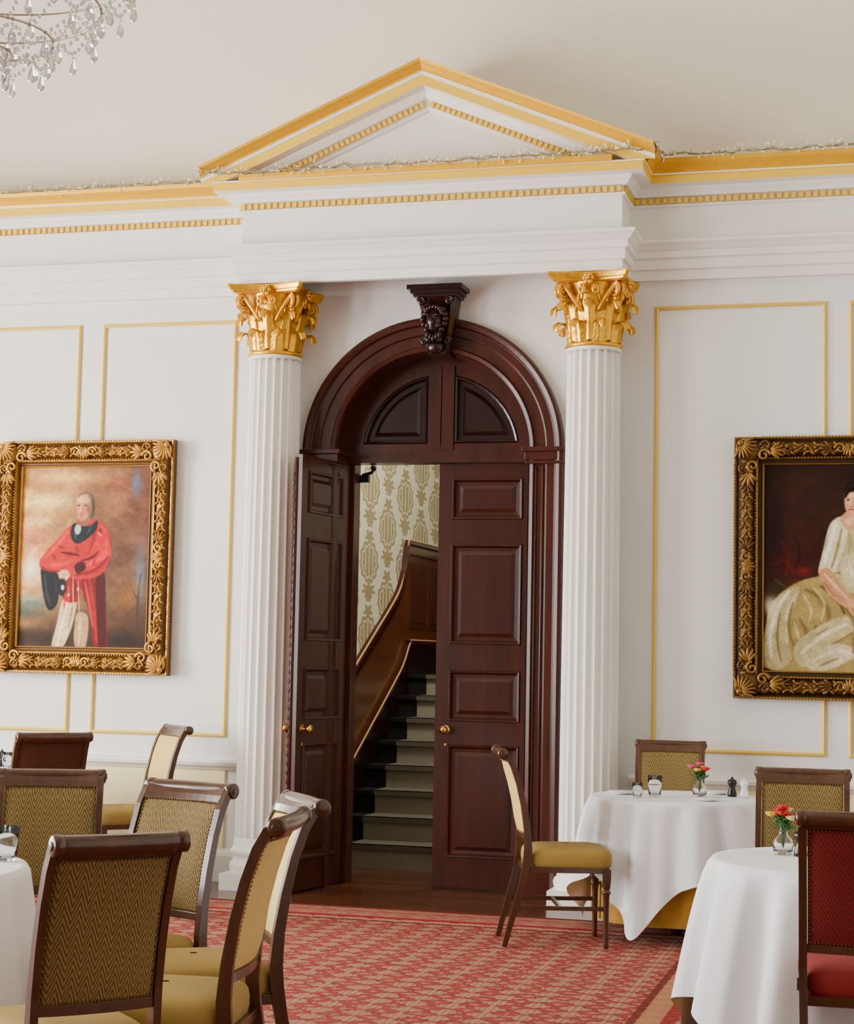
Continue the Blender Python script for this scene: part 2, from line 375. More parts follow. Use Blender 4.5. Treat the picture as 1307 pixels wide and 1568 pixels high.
def column(name,x,y):
    mb=MB(); n=20; q=9
    rows=[]
    for i in range(13):
        t=i/12; z=.30+t*3.17; Rr=.183-.015*t**1.6
        row=[]
        for f in range(n):
            for k in range(q):
                a=2*pi*(f+k/q)/n; u=k/q
                d=0 if u<.2 else .022*math.sqrt(max(0,sin(pi*(u-.2)/.8)))
                row.append(((Rr-d)*cos(a),(Rr-d)*sin(a),z))
        rows.append(row)
    mb.grid(rows,0,False,cu=True)
    mb.lathe([(.183,.33),(.188,.30),(.19,.285),(.19,.27),(.198,.26),(.205,.24),(.198,.22),(.19,.215),(.19,.18),(.205,.17),(.213,.145),(.205,.11),(.205,.105)],40,0)
    mb.box(-.213,.213,-.213,.19,0,.105,0)
    mb.lathe([(.168,3.455),(.178,3.46),(.178,3.475),(.172,3.48)],40,0)
    z0=3.48; H=.46
    rb=lambda z:.150+ .065*max(0,(z-z0)/H)**3
    mb.lathe([(.160,z0-.005),(.180,z0),(.185,z0+.012),(.18,z0+.024),(.155,z0+.03)]+[(rb(z0+H*t),z0+H*t) for t in (.1,.3,.5,.7,.8,.88)],32,1)
    for k in range(8): leaf(mb,k*pi/4+pi/8,rb,z0+.02,.125,.125,.06,1)
    for k in range(8): leaf(mb,k*pi/4,rb,z0+.04,.225,.115,.065,1)
    for k in range(4):
        a=pi/4+k*pi/2
        for sg in (-1,1):
            pts=[];rr=[]
            for i in range(9):
                t=i/8; r=.17+.08*t; az=a+sg*(.42*(1-t)+.05); pts.append((r*sin(az),-r*cos(az),z0+.22+.165*t)); rr.append(.012+.004*t)
            for i in range(1,22):
                th=i/21*pi*3.4; q_=.05*(1-i/21*.8); cr=.245; cz_=z0+.345
                r=cr+q_*sin(th)*.9; z=cz_+q_*cos(th)
                az=a+sg*.06; pts.append((r*sin(az),-r*cos(az),z)); rr.append(.015-.008*i/21)
            mb.tube(pts,rr,1,7)
        leaf(mb,a,rb,z0+.20,.11,.08,.045,1)
        b=k*pi/2
        for sg in (-1,1):
            pts=[]
            for i in range(16):
                th=i/15*pi*2.6; q_=.036*(1-i/15*.7); az=b+sg*(.22-q_*sin(th)*3.2); r=.215; pts.append((r*sin(az),-r*cos(az),z0+.35+q_*cos(th)))
            mb.tube([(.185*sin(b+sg*.5),-.185*cos(b+sg*.5),z0+.22)]+pts,.009,1,6)
    def ab(s,z):
        row=[]
        for k in range(4):
            for i in range(-1,12):
                t=i/11 if i>=0 else 0
                x0=s*(-.93+1.86*t); yy=-(s*(1-.22*sin(pi*t)))
                if i==-1: x0=-s; yy=-s*.93
                rot=k*pi/2
                row.append((x0*cos(rot)-yy*sin(rot),x0*sin(rot)+yy*cos(rot),z))
        return row
    mb.grid([ab(.215,z0+H-.06),ab(.235,z0+H-.05),ab(.24,z0+H-.038),ab(.25,z0+H-.034),ab(.262,z0+H-.01),ab(.262,z0+H)],1,False,cu=True,cap=True)
    for k in range(4):
        b=k*pi/2
        for j in range(6):
            aa=j*pi/3; mb.ball((.225*sin(b)+cos(b)*.024*cos(aa),-.225*cos(b)+sin(b)*.024*cos(aa),z0+H-.045+.024*sin(aa)),.017,1,8,5)
        mb.ball((.242*sin(b),-.242*cos(b),z0+H-.045),.015,1,8,5)
    return mb.build(name,[WHITE,GOLDC],(x,y,0))
column('corinthian_column',-1.012,-.22); column('corinthian_column',1.13,-.22)

# ------------------------------------------------------------ doorway arch
mb=MB()
ap=[(.60,-.35),(.60,-.22),(.655,-.22),(.655,.0),(.665,.03),(.69,.04),(.70,.02),(.77,.02),(.775,.035),(.83,.035),(.84,.055),(.865,.065),(.885,.06),(.89,0.0)]
N=48
rows=[[(cx-r*cos(pi*i/N),-d,cz+r*sin(pi*i/N)) for r,d in ap] for i in range(N+1)]
mb.grid(rows,0,False)
for sg in (-1,1):
    mb.grid([[(cx+sg*r,-d,cz) for r,d in ap],[(cx+sg*r,-d,0) for r,d in ap]],0,False)
    def bx(r0,r1,d0,d1,z0,z1): mb.box(min(cx+sg*r0,cx+sg*r1),max(cx+sg*r0,cx+sg*r1),-d1,-d0,z0,z1)
    bx(.62,.90,-.21,.075,2.855,2.885); bx(.635,.89,-.21,.06,2.80,2.855); bx(.645,.895,-.21,.066,2.775,2.795)
    bx(.66,.88,-.1,.04,0,.24)
    for q_ in (.705,.75,.795): mb.tube([(cx+sg*q_,-.024,.26),(cx+sg*q_,-.024,2.76)],.009,0,6)
mb.build('trim_door_arch',[MAHOG],bevel=.003)
mb=MB(); yb=.20
R0=.66
mb.grid([[ (cx-R0*cos(pi*i/32),yb+.03,cz-.02),(cx-R0*cos(pi*i/32),yb+.03,cz+R0*sin(pi*i/32))] for i in range(33)],0,False)
def ringseg(r0,r1,a0,a1,y0,y1,mt=0,n=24):
    rows=[]
    for i in range(n+1):
        a=a0+(a1-a0)*i/n
        rows.append([(cx-r0*cos(a),y1,cz+r0*sin(a)),(cx-r0*cos(a),y0,cz+r0*sin(a)),(cx-r1*cos(a),y0,cz+r1*sin(a)),(cx-r1*cos(a),y1,cz+r1*sin(a))])
    mb.grid(rows,mt,False,cap=True)
FRR=.545
ringseg(FRR,.67,0,pi,yb-.004,yb+.027)
mb.box(cx-.65,cx+.65,yb-.008,yb+.026,2.83,2.945)
mb.box(cx-.085,cx+.004,yb-.012,yb+.025,2.9,3.47); mb.box(cx+.012,cx+.095,yb-.017,yb+.024,2.9,3.47)
for sg in (-1,1):
    cxx=cx+(-.085 if sg<0 else .095)
    def quarter(r,inx,inz,y):
        o=[]; x0=cxx-cx+sg*inx; z0=2.945-cz+inz
        a0=math.asin(z0/r); a1=math.acos(min(1,abs(x0)/r))
        for i in range(15):
            a=a0+(a1-a0)*i/14; o.append((cx+sg*r*cos(a),y,cz+r*sin(a)))
        o.append((cxx+sg*inx,y,2.945+inz)); return o
    q0=FRR
    rws=[quarter(q0,.0,.0,yb+.0),quarter(q0-.008,.008,.008,yb-.014),quarter(q0-.02,.02,.02,yb-.008),quarter(q0-.028,.028,.028,yb+.022),quarter(q0-.06,.055,.055,yb+.022),quarter(q0-.085,.08,.08,yb+.004)]
    mb.grid(rws,1,False,cu=True); mb.add(rws[-1],[tuple(range(len(rws[-1])))],1)
mb.box(cx-.655,cx+.655,yb-.04,yb+.1,2.815,2.85)
mb.build('door_fanlight',[MAHOG,MAHOGD])
mb=MB(); kx=.07
rows=[]
for t in range(11):
    u=t/10; z=3.50+.37*u; w=.075+.055*u; d=.10+.075*u**2+.02*sin(u*pi*2)
    rows.append([(kx-w,0.12 if u<.1 else .0,z),(kx-w,-d+.03,z),(kx-w*.75,-d,z),(kx+w*.75,-d,z),(kx+w,-d+.03,z),(kx+w,.12 if u<.1 else 0,z)])
mb.grid(rows,0,False,cap=True)
for a,b,c,d in ((.15,.15,3.87,3.89),(.165,.17,3.89,3.915),(.185,.19,3.915,3.945)): mb.box(kx-a,kx+a,-.05-b+.02,0,c,d)
F0=-.17
mb.ball((kx,F0-.02,3.70),(.062,.055,.085)); mb.ball((kx,F0-.075,3.69),(.013,.02,.028)); mb.ball((kx,F0-.066,3.645),(.022,.012,.008))
for sg in (-1,1):
    mb.ball((kx+sg*.026,F0-.068,3.715),(.014,.01,.008)); mb.ball((kx+sg*.028,F0-.066,3.735),(.022,.014,.009)); mb.ball((kx+sg*.035,F0-.05,3.67),(.022,.02,.02))
    for i in range(7):
        a=i/6; mb.ball((kx+sg*(.055+.02*sin(a*5)),F0-.03+.01*a,3.78-.2*a),(.022,.03,.024),0,8,6)
    pts=[(kx+sg*(.08+.026*cos(t_*.5)*(1-t_/24)),F0+.02,3.58+.028*sin(t_*.5)*(1-t_/24)) for t_ in range(20)]; mb.tube(pts,.011,0,6)
    pts=[(kx+sg*(.095+.026*cos(t_*.5)*(1-t_/24)),F0-.005,3.84+.03*sin(t_*.5)*(1-t_/24)) for t_ in range(20)]; mb.tube(pts,.012,0,6)
for i in range(9):
    a=pi*i/8; mb.ball((kx+.055*cos(a),F0-.035,3.75+.045*sin(a)),(.02,.028,.022),0,8,6)
for i in range(5): mb.ball((kx+(i-2)*.02,F0-.045,3.61-.012*(2-abs(i-2))),(.013,.022,.03),0,8,6)
mb.ball((kx,F0+.02,3.54),(.06,.04,.05))
mb.build('trim_carved_keystone',[MAHOGD])

def door_leaf(name,w,loc,rot,kx_,edge=False):
    mb=MB(); h=2.80; t=.055; st=.095
    zs=[(.20,.93),(1.09,1.42),(1.60,2.26),(2.43,2.70)]
    mb.box(0,st,0,t,0,h); mb.box(w-st,w,0,t,0,h)
    prev=0
    for a,b in zs+[(h,h)]:
        mb.box(st,w-st,0,t,prev,a); prev=b
    for a,b in zs:
        for y,sg in ((0,1),(t,-1)):
            def rect(i,dy): return [(st+i,y+sg*dy,a+i),(w-st-i,y+sg*dy,a+i),(w-st-i,y+sg*dy,b-i),(st+i,y+sg*dy,b-i)]
            rw=[rect(-.004,.0),rect(0,-.012),rect(.012,-.010),rect(.022,.012),rect(.045,.014),rect(.07,.004)]
            mb.grid(rw,0,False,cu=True); mb.add(rw[-1],[(0,1,2,3)],0)
    for y,sg in ((0,-1),(t,1)):
        M=Matrix.Translation((kx_,y,1.03))@Matrix.Rotation(pi/2*(1 if sg<0 else -1),4,'X')
        mb.lathe([(.0,0),(.03,.0),(.03,.006),(.012,.01),(.010,.035),(.02,.042),(.029,.055),(.028,.068),(.016,.078),(0,.08)],20,1,M=M)
        mb.ball((kx_,y+sg*.004,.93),(.009,.004,.014),1)
    if edge:
        mb.tube([(w+.002,.012,.02),(w+.002,.012,h-.02)],.012,0,8)
        for i in range(46): mb.ball((w+.006,.004,.06+i*.058),(.012,.012,.022),0,7,5)
    return mb.build(name,[MAHOG,BRASS],loc,rot,bevel=.0015)
door_leaf('door_1',.665,(.015,.22,.01),0,.075)
hx,hy,fx,fy=-.625,.215,-.735,-.42
ang=math.atan2(fy-hy,fx-hx)
door_leaf('door_2',.66,(hx-.04,hy,.01),ang,.66-.075,True)
mb=MB(); mb.box(-.04,.03,-.02,.02,0,.05); mb.tube([(-.02,0,.05),(.05,0,.07),(.06,0,.1)],.012); mb.ball((.06,0,.1),.022)
mb.build('door_closer',[BLACK],(-.545,.34,2.70))

# ------------------------------------------------------------ stair hall
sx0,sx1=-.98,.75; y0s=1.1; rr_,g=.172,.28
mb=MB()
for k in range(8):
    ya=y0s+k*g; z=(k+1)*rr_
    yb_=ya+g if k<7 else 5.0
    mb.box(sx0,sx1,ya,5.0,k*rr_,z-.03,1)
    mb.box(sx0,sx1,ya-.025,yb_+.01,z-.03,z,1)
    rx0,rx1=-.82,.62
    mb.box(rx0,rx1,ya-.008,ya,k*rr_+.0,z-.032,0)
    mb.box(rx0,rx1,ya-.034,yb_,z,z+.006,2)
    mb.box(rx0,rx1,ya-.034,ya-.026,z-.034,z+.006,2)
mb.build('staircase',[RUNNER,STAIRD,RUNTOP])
mb=MB(); mb.box(-1.3,-1.0,.36,5.2,0,4.8); mb.build('wall_hall_left',[WPAPER])
mb=MB(); mb.box(-1.3,1.8,5.2,5.4,0,4.8); mb.build('wall_hall_back',[WPAPER])
mb=MB(); mb.box(1.6,1.8,.36,5.2,0,4.8); mb.build('wall_hall_right',[WALLW])
mb=MB(); mb.box(-1.3,1.8,.36,5.4,4.8,4.9); mb.build('ceiling_hall',[COVE])
top=[(.37,1.0),(.8,1.06),(1.1,1.18),(1.39,1.34),(2.0,1.66),(2.5,1.92),(2.72,2.06),(2.85,2.22),(2.92,2.40),(2.95,2.47),(5.19,2.47)]
def smooth_pts(p,n=4):
    o=[]
    for i in range(len(p)-1):
        a=p[max(i-1,0)];b=p[i];c=p[i+1];d=p[min(i+2,len(p)-1)]
        for k in range(n):
            t=k/n; o.append(tuple(.5*((2*b[j])+(-a[j]+c[j])*t+(2*a[j]-5*b[j]+4*c[j]-d[j])*t*t+(-a[j]+3*b[j]-3*c[j]+d[j])*t**3) for j in range(len(b))))
    o.append(p[-1]); return o
tp=smooth_pts(top[:9])+top[9:]
mb=MB()
mb.grid([[(-.985,y,0),(-.985,y,z)] for y,z in tp],0,False)
mb.rsweep([(-.975,y,z) for y,z in tp],(1,0,0),.05,.035,1)
mb.rsweep([(-.98,y,z-.09) for y,z in tp if True],(1,0,0),.025,.02,1)
mb.tube([(-.965,y,z+.018) for y,z in tp],.008,2,6)
low=smooth_pts([(.37,.32),(.9,.36),(1.1,.5),(1.4,.68),(2.45,1.24),(2.8,1.44),(3.0,1.62),(3.2,1.64),(5.19,1.64)])
mb.rsweep([(-.97,y,z) for y,z in low],(1,0,0),.05,.03,1); mb.tube([(-.95,y,z+.018) for y,z in low],.007,2,6)  # pale bead stands in for the highlight along the string cap
mb.grid([[(-.975,y,0),(-.975,y,z)] for y,z in low],3,False)
for a,b in ((3.06,3.55),(3.65,4.2),(4.3,5.0)):
    c,d=1.76,2.3
    mb.box(-.986,-.972,a,b,c,d,4); mb.box(-.986,-.965,a+.05,b-.05,c+.05,d-.05,4)
mb.box(-1.0,1.6,5.15,5.2,1.38,2.45,3); mb.box(-1.0,1.6,5.12,5.2,2.45,2.49,1)
for a in (-.85,-.25,.35,.95): mb.box(a,a+.5,5.135,5.15,1.6,2.3,1)
mb.build('trim_stair_dado',[OAK,MAHOG,mat('edge_highlight',(210,166,110),.3),MAHOGD,wood('panel_wood',(56,24,9),(88,42,18),.3,4)])  # pale edge material: highlight on the cap edges put into the colour

# ------------------------------------------------------------ paintings
def inpoly(X,Y,poly):
    r=np.zeros(X.shape,bool); n=len(poly); j=n-1
    for i in range(n):
        xi,yi=poly[i]; xj,yj=poly[j]
        c=((yi>Y)!=(yj>Y))&(X<(xj-xi)*(Y-yi)/((yj-yi)+1e-9)+xi); r^=c; j=i
    return r
def blur(a,k):
    for _ in range(k):
        p=np.pad(a,((1,1),(1,1),(0,0)),'edge')
        a=(p[:-2,1:-1]+p[2:,1:-1]+p[1:-1,:-2]+p[1:-1,2:]+2*p[1:-1,1:-1])/6
    return a
def lownoise(H,W,s,amp,sy=None):
    sy=sy or s
    h,w=max(2,H//sy+2),max(2,W//s+2); g_=rng.random((h,w))
    yy=np.linspace(0,h-1.001,H); xx=np.linspace(0,w-1.001,W); yi=yy.astype(int); xi=xx.astype(int); fy_=(yy-yi)[:,None]; fx_=(xx-xi)[None]
    fy_=fy_*fy_*(3-2*fy_); fx_=fx_*fx_*(3-2*fx_)
    a=g_[np.ix_(yi,xi)]*(1-fy_)*(1-fx_)+g_[np.ix_(yi+1,xi)]*fy_*(1-fx_)+g_[np.ix_(yi,xi+1)]*(1-fy_)*fx_+g_[np.ix_(yi+1,xi+1)]*fy_*fx_
    return ((a-.5)*2*amp)[...,None]
def canvas(name,x0,x1,z0,z1,y,ext,shapes,bgf,W,H,gam):
    ex0,ex1,ey0,ey1=ext
    X,Y=np.meshgrid(np.linspace(ex0,ex1,W),np.linspace(ey0,ey1,H))
    img=bgf(X,Y)
    img=img*(1+(lownoise(H,W,44,.16,30)+lownoise(H,W,18,.1,12)))
    for sh in shapes:
        k=sh[0]
        if k=='blur': img=blur(img,sh[1]); continue
        if k=='s':
            pl=smooth_pts(sh[1],3); w0=sh[2]; D=np.full(X.shape,1e9)
            for i in range(len(pl)-1):
                ax,ay=pl[i]; bx_,by_=pl[i+1]; dx,dy=bx_-ax,by_-ay; L2=dx*dx+dy*dy+1e-9
                t=np.clip(((X-ax)*dx+(Y-ay)*dy)/L2,0,1); D=np.minimum(D,np.hypot(X-ax-t*dx,Y-ay-t*dy)/(1-.7*abs((i+t)/(len(pl)-1)-.5)*1.6))
            m=np.exp(-(D/w0)**2*1.3)[...,None]*(sh[4] if len(sh)>4 else .8); img=img*(1-m)+np.array(sh[3],float)*m; continue
        if k=='p': mk=inpoly(X,Y,smooth_closed(sh[1])); col=sh[2]; op=sh[3] if len(sh)>3 else 1
        elif k=='P': mk=inpoly(X,Y,sh[1]); col=sh[2]; op=sh[3] if len(sh)>3 else 1
        elif k=='g':
            (a,b,c,d)=sh[1]; m=np.exp(-(((X-a)/c)**2+((Y-b)/d)**2))[...,None]*(sh[3] if len(sh)>3 else .6); img=img*(1-m)+np.array(sh[2],float)*m; continue
        else:
            (a,b,c,d)=sh[1]; ro_=sh[4] if len(sh)>4 else 0
            dx=X-a; dy=Y-b; u=dx*cos(ro_)+dy*sin(ro_); v=-dx*sin(ro_)+dy*cos(ro_)
            mk=(u/c)**2+(v/d)**2<1; col=sh[2]; op=sh[3] if len(sh)>3 else 1
        m=blur(mk[...,None].astype(float),3)*op
        img=img*(1-m)+np.array(col,float)*m
    img=img*(1+lownoise(H,W,12,.06)+lownoise(H,W,5,.05)+lownoise(H,W,2,.06)); img=np.clip(img,0,255)/255
    gr=img.mean(axis=2,keepdims=True); img=np.clip(gr+(img-gr)*1.08,0,1)**gam
    l=np.where(img<=.04045,img/12.92,((img+.055)/1.055)**2.4)
    xs=np.linspace(x0,x1,W); zs=np.linspace(z1,z0,H)
    vs=[(xs[i],y,zs[j]) for j in range(H) for i in range(W)]
    fs=[(j*W+i,(j+1)*W+i,(j+1)*W+i+1,j*W+i+1) for j in range(H-1) for i in range(W-1)]
    me=bpy.data.meshes.new(name); me.from_pydata(vs,[],fs); me.materials.append(PAINT)
    ca=me.color_attributes.new('Col','FLOAT_COLOR','POINT')
    ca.data.foreach_set('color',np.concatenate([l.reshape(-1,3),np.ones((W*H,1))],1).ravel())
    o=bpy.data.objects.new(name,me); bpy.context.scene.collection.objects.link(o); return o
def smooth_closed(p,n=4):
    o=[]; N_=len(p)
    for i in range(N_):
        a,b,c,d=p[i-1],p[i],p[(i+1)%N_],p[(i+2)%N_]
        for k in range(n):
            t=k/n; o.append(tuple(.5*((2*b[j])+(-a[j]+c[j])*t+(2*a[j]-5*b[j]+4*c[j]-d[j])*t*t+(-a[j]+3*b[j]-3*c[j]+d[j])*t**3) for j in (0,1)))
    return o
def bg1(X,Y):
    u=((X-38)/191)[...,None]; v=((Y-715)/277)[...,None]
    sky=np.array([206,158,88.])*(1-u)+np.array([112,70,48.])*u
    mid=np.array([214,164,106.])*(1-u)+np.array([90,68,58.])*u
    low=np.array([70,50,30.])*(1-u)+np.array([58,40,30.])*u
    img=sky*(1-v)+mid*v
    k=1/(1+np.exp(-(v-.80)*22)); return img*(1-k)+low*k
RD=(176,18,22); RDH=(218,48,42); RDS=(112,10,14); RDD=(56,6,9)
S1=[('g',(78,768,36,14),(250,220,150),.85),('g',(100,732,46,9),(240,200,130),.75),('g',(58,742,22,9),(190,132,70),.6),('g',(62,800,22,8),(236,196,140),.6),('g',(58,820,22,9),(196,112,84),.7),('g',(60,846,18,12),(216,132,92),.6),
('g',(165,724,30,8),(150,110,80),.6),('g',(190,744,36,12),(120,70,48),.7),('g',(176,772,24,12),(160,112,78),.6),('g',(207,742,7,20),(96,116,156),.8),('g',(205,790,16,22),(92,58,42),.7),('g',(188,818,18,10),(136,92,64),.6),('g',(198,850,22,14),(86,58,44),.7),
('g',(54,874,16,18),(255,238,208),.98),('g',(72,892,26,8),(220,180,140),.7),('g',(216,886,9,44),(116,126,140),.85),('g',(198,915,16,22),(146,96,42),.85),('g',(212,950,20,20),(84,56,34),.8),
('g',(55,918,30,5),(150,160,144),.8),('g',(55,928,30,6),(92,118,114),.9),('g',(50,941,26,6),(66,88,78),.85),('g',(50,956,20,8),(146,112,64),.9),('g',(60,978,30,10),(52,36,18),.9),
('s',[(42,776),(60,768),(80,776),(104,764)],3,(255,232,180),.5),('s',[(46,806),(66,796),(88,806)],2.6,(246,208,156),.5),('s',[(42,826),(62,834),(84,826)],3,(170,96,70),.5),('s',[(150,745),(175,738),(200,752)],4,(166,110,76),.5),('s',[(160,782),(182,776),(204,786)],3,(150,104,74),.5),('s',[(48,868),(54,850),(62,842)],3.5,(252,222,184),.6),('blur',2),
('s',[(216,990),(214,930),(217,880)],2.2,(60,48,36),.8),('s',[(215,920),(206,904)],1.4,(60,48,36),.8),('g',(210,898,8,8),(132,110,60),.6),
('g',(95,981,34,9),(38,25,15),.9),('g',(190,981,30,12),(38,25,17),.8),
# soft dark halo behind the figure
('g',(150,860,46,60),(66,44,32),.55),('g',(146,780,20,24),(104,70,50),.6),
('p',[(104,920),(124,916),(121,950),(114,975),(106,991),(90,991),(96,958)],(214,190,150)),('s',[(112,922),(104,958),(98,989)],3,(246,230,198),.9),('s',[(120,925),(114,962)],2.6,(146,114,78),.85),
('p',[(126,940),(142,945),(140,991),(125,991),(122,965)],(180,148,108)),('s',[(131,945),(130,989)],3,(220,194,154),.8),('s',[(123,945),(119,985)],1.6,(60,40,26),.85),
('p',[(130,882),(160,872),(167,920),(170,991),(152,991),(146,945),(134,912)],RDS),('p',[(152,880),(164,878),(168,940),(169,988),(158,985)],RDD,.85),
('s',[(142,888),(150,930),(156,984)],3.5,(164,20,26),.9),('s',[(136,892),(142,920),(150,960)],2.6,(206,44,42),.9),
('p',[(100,880),(128,882),(130,905),(126,922),(108,922),(100,905)],(130,14,18)),('s',[(103,886),(108,916)],2.5,(196,40,40),.9),('s',[(120,890),(122,916)],2.2,(76,8,11),.85),
('p',[(70,870),(90,874),(98,892),(96,925),(84,936),(75,914)],(13,16,20)),('s',[(76,882),(80,912),(86,928)],2.4,(56,66,72),.8),('s',[(92,884),(94,912)],2,(40,46,52),.8),
('p',[(92,842),(110,808),(128,800),(150,798),(166,811),(172,846),(160,880),(122,888),(98,872)],RD),
('s',[(156,812),(162,830),(160,850)],5,RDS,.9),('s',[(148,814),(145,835),(140,850)],4,RDS,.75),('s',[(156,806),(165,818)],3,RDH,.75),('s',[(120,838),(124,848)],3,RDS,.6),
('p',[(163,814),(173,844),(166,863),(140,878),(110,884),(100,873),(112,861),(138,852),(149,830)],(184,20,25)),
('s',[(165,828),(165,848),(148,862),(120,871)],4.4,RDH,.9),('s',[(169,854),(150,874),(122,882)],3.4,RDS,.95),('s',[(154,846),(145,855),(128,860)],2.4,RDD,.9),('s',[(150,858),(146,868)],1.8,RDS,.8),('s',[(136,864),(134,874)],1.8,RDS,.8),
('p',[(112,808),(98,822),(74,850),(67,863),(73,874),(97,877),(124,866),(130,852),(113,847)],(180,18,23)),
('s',[(109,815),(95,832),(77,856)],4.2,RDH,.9),('s',[(78,866),(98,866),(120,858)],3.8,(210,44,40),.9),('s',[(99,847),(112,849),(126,852)],2.6,RDD,.9),('s',[(70,870),(84,876),(100,876)],2.4,RDS,.95),('s',[(94,837),(104,842)],2.2,RDS,.9),('s',[(86,850),(92,860)],2,RDS,.8),
('p',[(120,866),(132,861),(136,872),(124,880)],RDD),
('p',[(113,808),(119,802),(128,806),(141,806),(151,798),(150,812),(137,826),(122,834),(113,824)],(16,30,34)),('s',[(118,812),(120,826)],2,(58,88,88),.8),('s',[(143,806),(136,820)],2,(50,76,78),.8),
('p',[(120,805),(126,803),(127,814),(122,820),(118,813)],(206,206,196)),('s',[(122,808),(123,816)],1.3,(140,146,144),.7),
('p',[(98,876),(109,874),(113,883),(106,891),(98,887)],(222,184,140)),('s',[(100,880),(109,882)],1,(140,92,64),.8),('s',[(99,885),(107,888)],1,(140,92,64),.8),
('p',[(97,890),(107,890),(107,910),(99,912)],(18,20,26)),('e',(103,901,2.6,4),(226,204,166)),
('s',[(118,884),(119,910),(120,938)],1.2,(226,194,120),.9),('s',[(126,890),(128,925),(130,956)],1.1,(220,180,104),.9),('s',[(112,898),(112,926)],2,(206,54,44),.9),('s',[(108,914),(106,934)],2,(196,48,42),.9),
('e',(112,912,1.8,2.6),(230,194,118)),('e',(126,903,1.8,2.6),(230,194,118)),('s',[(152,816),(158,822)],1.6,(220,180,100),.9),
('p',[(121,763),(126,756.5),(135,755),(144,761),(147,775),(146,791),(141,796),(138,785),(136,770)],(86,72,60)),('s',[(127,758.5),(136,758),(142,764)],1.8,(150,136,116),.8),('s',[(145,773),(144,789)],1.8,(54,42,34),.8),
('p',[(125,790),(137,790),(139,805),(122,805)],(132,84,60)),
('p',[(120,766),(127,758.5),(136,760),(141,772),(140,785),(134,796),(127.5,799),(121.5,791),(119,779)],(200,144,108)),
('g',(126,767,6,5),(240,200,160),.85),('g',(138,781,4.5,10),(126,74,50),.85),('g',(122,784,2.6,3),(212,126,98),.6),('g',(132.5,786,3.5,3.5),(196,108,82),.6),('g',(128,796,4.5,2.6),(172,116,88),.6),
('g',(122.8,774.6,2.8,2),(120,76,56),.8),('g',(132.6,774.6,3,2),(120,76,56),.8),('g',(123,775.6,1.3,.9),(34,24,22),.95),('g',(132.6,775.6,1.4,.9),(34,24,22),.95),
('s',[(126.5,774),(125.4,782.5),(127.5,784.5)],1.1,(240,198,160),.75),('s',[(129,777),(128.8,784)],1.1,(140,86,62),.75),('g',(127.5,785.8,2,.9),(116,62,46),.8),('s',[(123.8,790),(126.8,789.5),(130.6,790.3)],1.1,(136,54,48),.85),('g',(127,793.2,3,1),(152,96,72),.6)]
def bg2(X,Y):
    u=((X-1171)/200)[...,None]; v=((Y-713)/317)[...,None]
    return np.array([40,20,15.])*(1-v)+np.array([60,36,22.])*v+0*u
IVH=(240,232,204); OL=(158,140,88); OLS=(106,90,50); OLD=(66,54,28)
